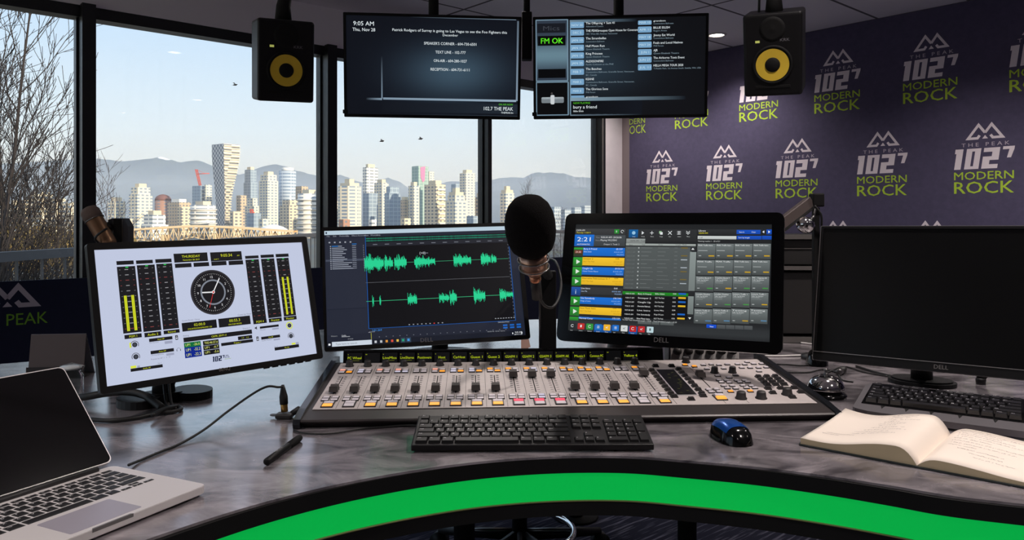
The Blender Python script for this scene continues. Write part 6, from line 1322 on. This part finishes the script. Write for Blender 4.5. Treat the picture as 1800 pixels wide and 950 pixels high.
# guest microphone behind the left monitor
gc = at(160, 376, 2.02); gl = at(190, 428, 2.02); ga = (gc - gl).normalized(); gl_ = (gc - gl).length
gm = thing('guest_microphone', 'bronze side-address microphone tilted above the corner of the left monitor', 'microphone', gl)
MB().lathe([(.018, -.012), (.0215, 0), (.0225, gl_ * .78), (.0235, gl_ * .80)], gl, ga, 24).build('mic_body', mat('bronze', (150, 116, 88), .32, .7), gm, O)
MB().lathe([(.0238, gl_ * .80), (.0242, gl_ * .95), (.0235, gl_ * 1.08), (.019, gl_ * 1.17), (.009, gl_ * 1.21), (0, gl_ * 1.215)], gl, ga, 24).build('grille', mat('mic_mesh', (112, 94, 86), .6, .3, bump=1, bscale=1800), gm, O)
o_ = gl + ga * (gl_ * .8); t1 = ga.orthogonal().normalized(); t2 = ga.cross(t1); MB().tube([o_ + (t1 * cos(a) + t2 * sin(a)) * .0242 for a in [2 * pi * j / 30 for j in range(30)]], .0014, 6, closed=True).build('collar_ring', M_steel, gm, O)
gp = Vector(((212 - 900) / F * 2.08, 2.08, DESK)); hG = at(212, 384, 2.08).z - DESK
g2 = thing('microphone_arm', 'dark grey upright arm post beside the bronze microphone behind the left monitor', 'microphone arm', gp)
MB().prism([(-.026, .02), (.028, .02), (.028, hG - .022), (.016, hG), (-.014, hG), (-.026, hG - .004)], -.016, .016, axis='y').build('post', mat('arm_grey', (62, 62, 68), .4, .4), g2); MB().box(-.010, .012, -.0185, -.0155, .03, hG - .002).build('post_cover', M_matt, g2)
for x in (-.0115, .0135): MB().box(x - .0012, x + .0012, -.0178, -.0158, .03, hG - .003).build('edge_strip', M_steel, g2)
MB().lathe([(.05, .0006), (.05, .012), (.035, .022)], n=24).build('base', M_dark, g2)
m = MB(); cl = gl + ga * (gl_ * .52); m.tube([gp + Vector((-.02, -.005, hG - .02)), gp + Vector((-.036, -.012, hG - .022)), cl + Vector((.024, .0, .002))], [.011, .010, .008], 10); m.build('clamp', M_matt, g2, O)
MB().tube(spline([gp + Vector((-.024, -.02, hG - .03)), cl + Vector((.03, -.028, -.004)), cl + Vector((.008, -.034, -.03)), gl + ga * -.02], 6), .003, 7).build('cable', M_rubber, g2, O)
# folded boom arm behind the touch screen
Yb = 2.28; rb = Vector(((1436 - 900) / F * Yb, Yb, DESK))
ra = thing('microphone_arm', 'folded dark boom arm rising behind the touch screen in front of the mural', 'microphone arm', rb)
A_ = at(1345, 418, Yb - .1); B_ = at(1424, 357, Yb); d = (B_ - A_); u_ = d.normalized(); s_ = Vector((0, 1, 0)); n_ = u_.cross(s_).normalized()
BM = frame(A_, u_, n_ * (1 if n_.z > 0 else -1)); MB().box(0, d.length, -.014, .014, -.019, .019, bev=.003).build('beam', mat('beam_brown', (84, 74, 72), .4, .4), ra, BM); MB().box(.01, d.length - .01, -.0155, -.0135, -.017, -.010).build('beam_slot', M_matt, ra, BM)
e_ = at(1437, 351, Yb); MB().box(e_.x - .020, e_.x + .014, Yb - .02, Yb + .02, e_.z - .022, e_.z + .018, bev=.004).build('elbow', M_matt, ra, O)
t_ = at(1434, 365, Yb); MB().box(t_.x - .009, t_.x + .009, Yb - .009, Yb + .009, DESK + .01, t_.z, bev=.002).build('post', M_matt, ra, O); MB().lathe([(.045, .0006), (.045, .012), (.02, .02)], n=24).build('base', M_dark, ra)
MB().tube(spline([at(1432, 362, Yb - .03), at(1443, 378, Yb - .03), at(1444, 398, Yb - .02), at(1442, 425, Yb - .02)], 6), .0034, 7).build('cable', M_rubber, ra, O)
cm_ = at(1416, 396, Yb - .05); ch = thing('chrome_microphone', 'small shiny chrome microphone head hanging under the folded boom arm', 'microphone', cm_)
MB().lathe([(.010, -.022), (.020, -.018), (.024, -.006), (.0235, .008), (.018, .020), (.008, .026), (0, .0265)], cm_, (-.7, -.45, .3), 28).build('head', M_chrome, ch, O)
MB().tube(spline([cm_ + Vector((.012, .01, 0)), cm_ + Vector((.024, .02, .016)), at(1430, 380, Yb - .02), at(1432, 368, Yb - .012)], 6), .005, 8).build('swivel', M_steel, ch, O)

# ================================================================== EQUIPMENT TURRET, CABLES AT THE RIGHT
tf = frame(Vector((.70, 2.60, DESK)), (1, -.08, 0), (0, 0, 1))
tu = thing('equipment_turret', 'black desktop equipment rack with grey shelf edges behind the right-hand monitor', 'rack', tf)
M_rack = mat('rack_black', (24, 22, 22), .55); M_redge = mat('rack_edge', (92, 88, 86), .5)
m = MB(); m.box(0, .80, .24, .26, .001, .366); m.box(0, .018, 0, .24, .001, .366); m.box(.782, .80, 0, .24, .001, .366); m.build('carcass', M_rack, tu)
for z, t in ((.350, .016), (.246, .014), (.001, .02)): MB().box(0, .80, -.004, .24, z, z + t).build('shelf', M_rack, tu); MB().box(0, .80, -.007, -.004, z + .001, z + t).build('shelf_edge', M_redge, tu)
for z0, z1 in ((.264, .318), (.320, .348), (.03, .238)): MB().box(.02, .78, .01, .22, z0, z1, bev=.002).build('rack_panel', mat('rack_panel', (30, 28, 28), .6), tu)
MB().box(.02, .78, .006, .010, .3175, .320).build('panel_line', M_redge, tu)
def dcable(name, label, pts, r, mt=None): 
    P = [on_desk(x, y, r + .0006 + (z_ if (z_ := (rest[0] if rest else 0)) else 0)) for x, y, *rest in pts]
    return tag(MB().tube(spline(P, 7), r, 7).build(name, mt or M_rubber), label, 'cable')
dcable('desk_cable', 'thin black cable running straight across the desk behind the bell', [(1345, 640), (1380, 641), (1410, 643), (1430, 640)], .002)
dcable('desk_cable', 'thin black cable curving from the console towards the dark monitor stand', [(1384, 655), (1420, 655), (1445, 650), (1470, 655), (1480, 668), (1500, 672)], .002)
dcable('desk_cable', 'thin black cable looping behind the bell to the metal connector', [(1446, 660), (1462, 652), (1485, 645), (1520, 655), (1560, 662)], .002)
dcable('white_cable', 'white cable lying on the desk behind the glossy black mouse', [(1345, 626), (1375, 626), (1412, 625)], .0026, M_white)
dcable('white_cable', 'short white cable at the foot of the black equipment rack', [(1408, 603), (1425, 605), (1445, 608)], .0026, M_white)
dcable('audio_connector_cable', 'black cable ending in a silver and black audio connector behind the bell', [(1505, 644), (1540, 655), (1580, 664), (1612, 668)], .003)
p = on_desk(1474, 655, .009); q = on_desk(1492, 645, .009); cn = thing('audio_connector', 'silver and black audio connector lying behind the bell', 'connector', (p.x, p.y, DESK)); dd = q - p
MB().lathe([(.0078, 0), (.0085, .004), (.0085, .024)], p, dd, 18).build('metal_shell', M_steel, cn, O); MB().lathe([(.0088, .024), (.0088, .045), (.006, .06), (.004, .066)], p, dd, 18).build('boot', M_rubber, cn, O)
p = on_desk(1724, 676, 0); ps = thing('desk_clamp_knob', 'black angled clamp knob under the lower edge of the switched-off monitor', 'clamp', p)
MB().lathe([(.011, .001), (.012, .012), (.010, .016)], n=16).build('foot', M_black, ps); MB().cyl((0, 0, .014), (.022, .012, .042), .010, .017).build('handle', M_matt, ps)

# ================================================================== STOOL UNDER THE DESK
st = thing('studio_stool', 'stool base with a chrome foot ring seen under the front of the desk', 'stool', (.026, 2.62, 0))
m = MB(); m.cyl((0, 0, .06), (0, 0, .52), .026).cyl((0, 0, .03), (0, 0, .09), .045, .04); m.build('column', M_matt, st)
for k in range(5):
    a = 2 * pi * k / 5 + .3; e = Vector((cos(a) * .30, sin(a) * .30, .062)); m = MB(); m.tube([(cos(a) * .02, sin(a) * .02, .085), e * .6 + Vector((0, 0, .035)), e], [.022, .019, .014], 8); m.build('leg', M_dark, st); m = MB(); pa = Vector((-sin(a), cos(a), 0)); m.cyl(e + Vector((0, 0, -.032)) - pa * .02, e + Vector((0, 0, -.032)) + pa * .02, .0295); m.build('caster', M_rubber, st)
rr = .185; zr = .10
MB().tube([(rr * cos(2 * pi * k / 48), rr * sin(2 * pi * k / 48), zr) for k in range(48)], .011, 10, closed=True).build('foot_ring', M_chrome, st)
for k in range(4): a = pi / 2 * k; MB().cyl((.03 * cos(a), .03 * sin(a), zr), (rr * cos(a), rr * sin(a), zr), .009).build('ring_spoke', M_steel, st)
MB().lathe([(.0, .515), (.17, .515), (.19, .53), (.19, .56), (.17, .58), (0, .585)], n=32).build('seat', M_black, st)
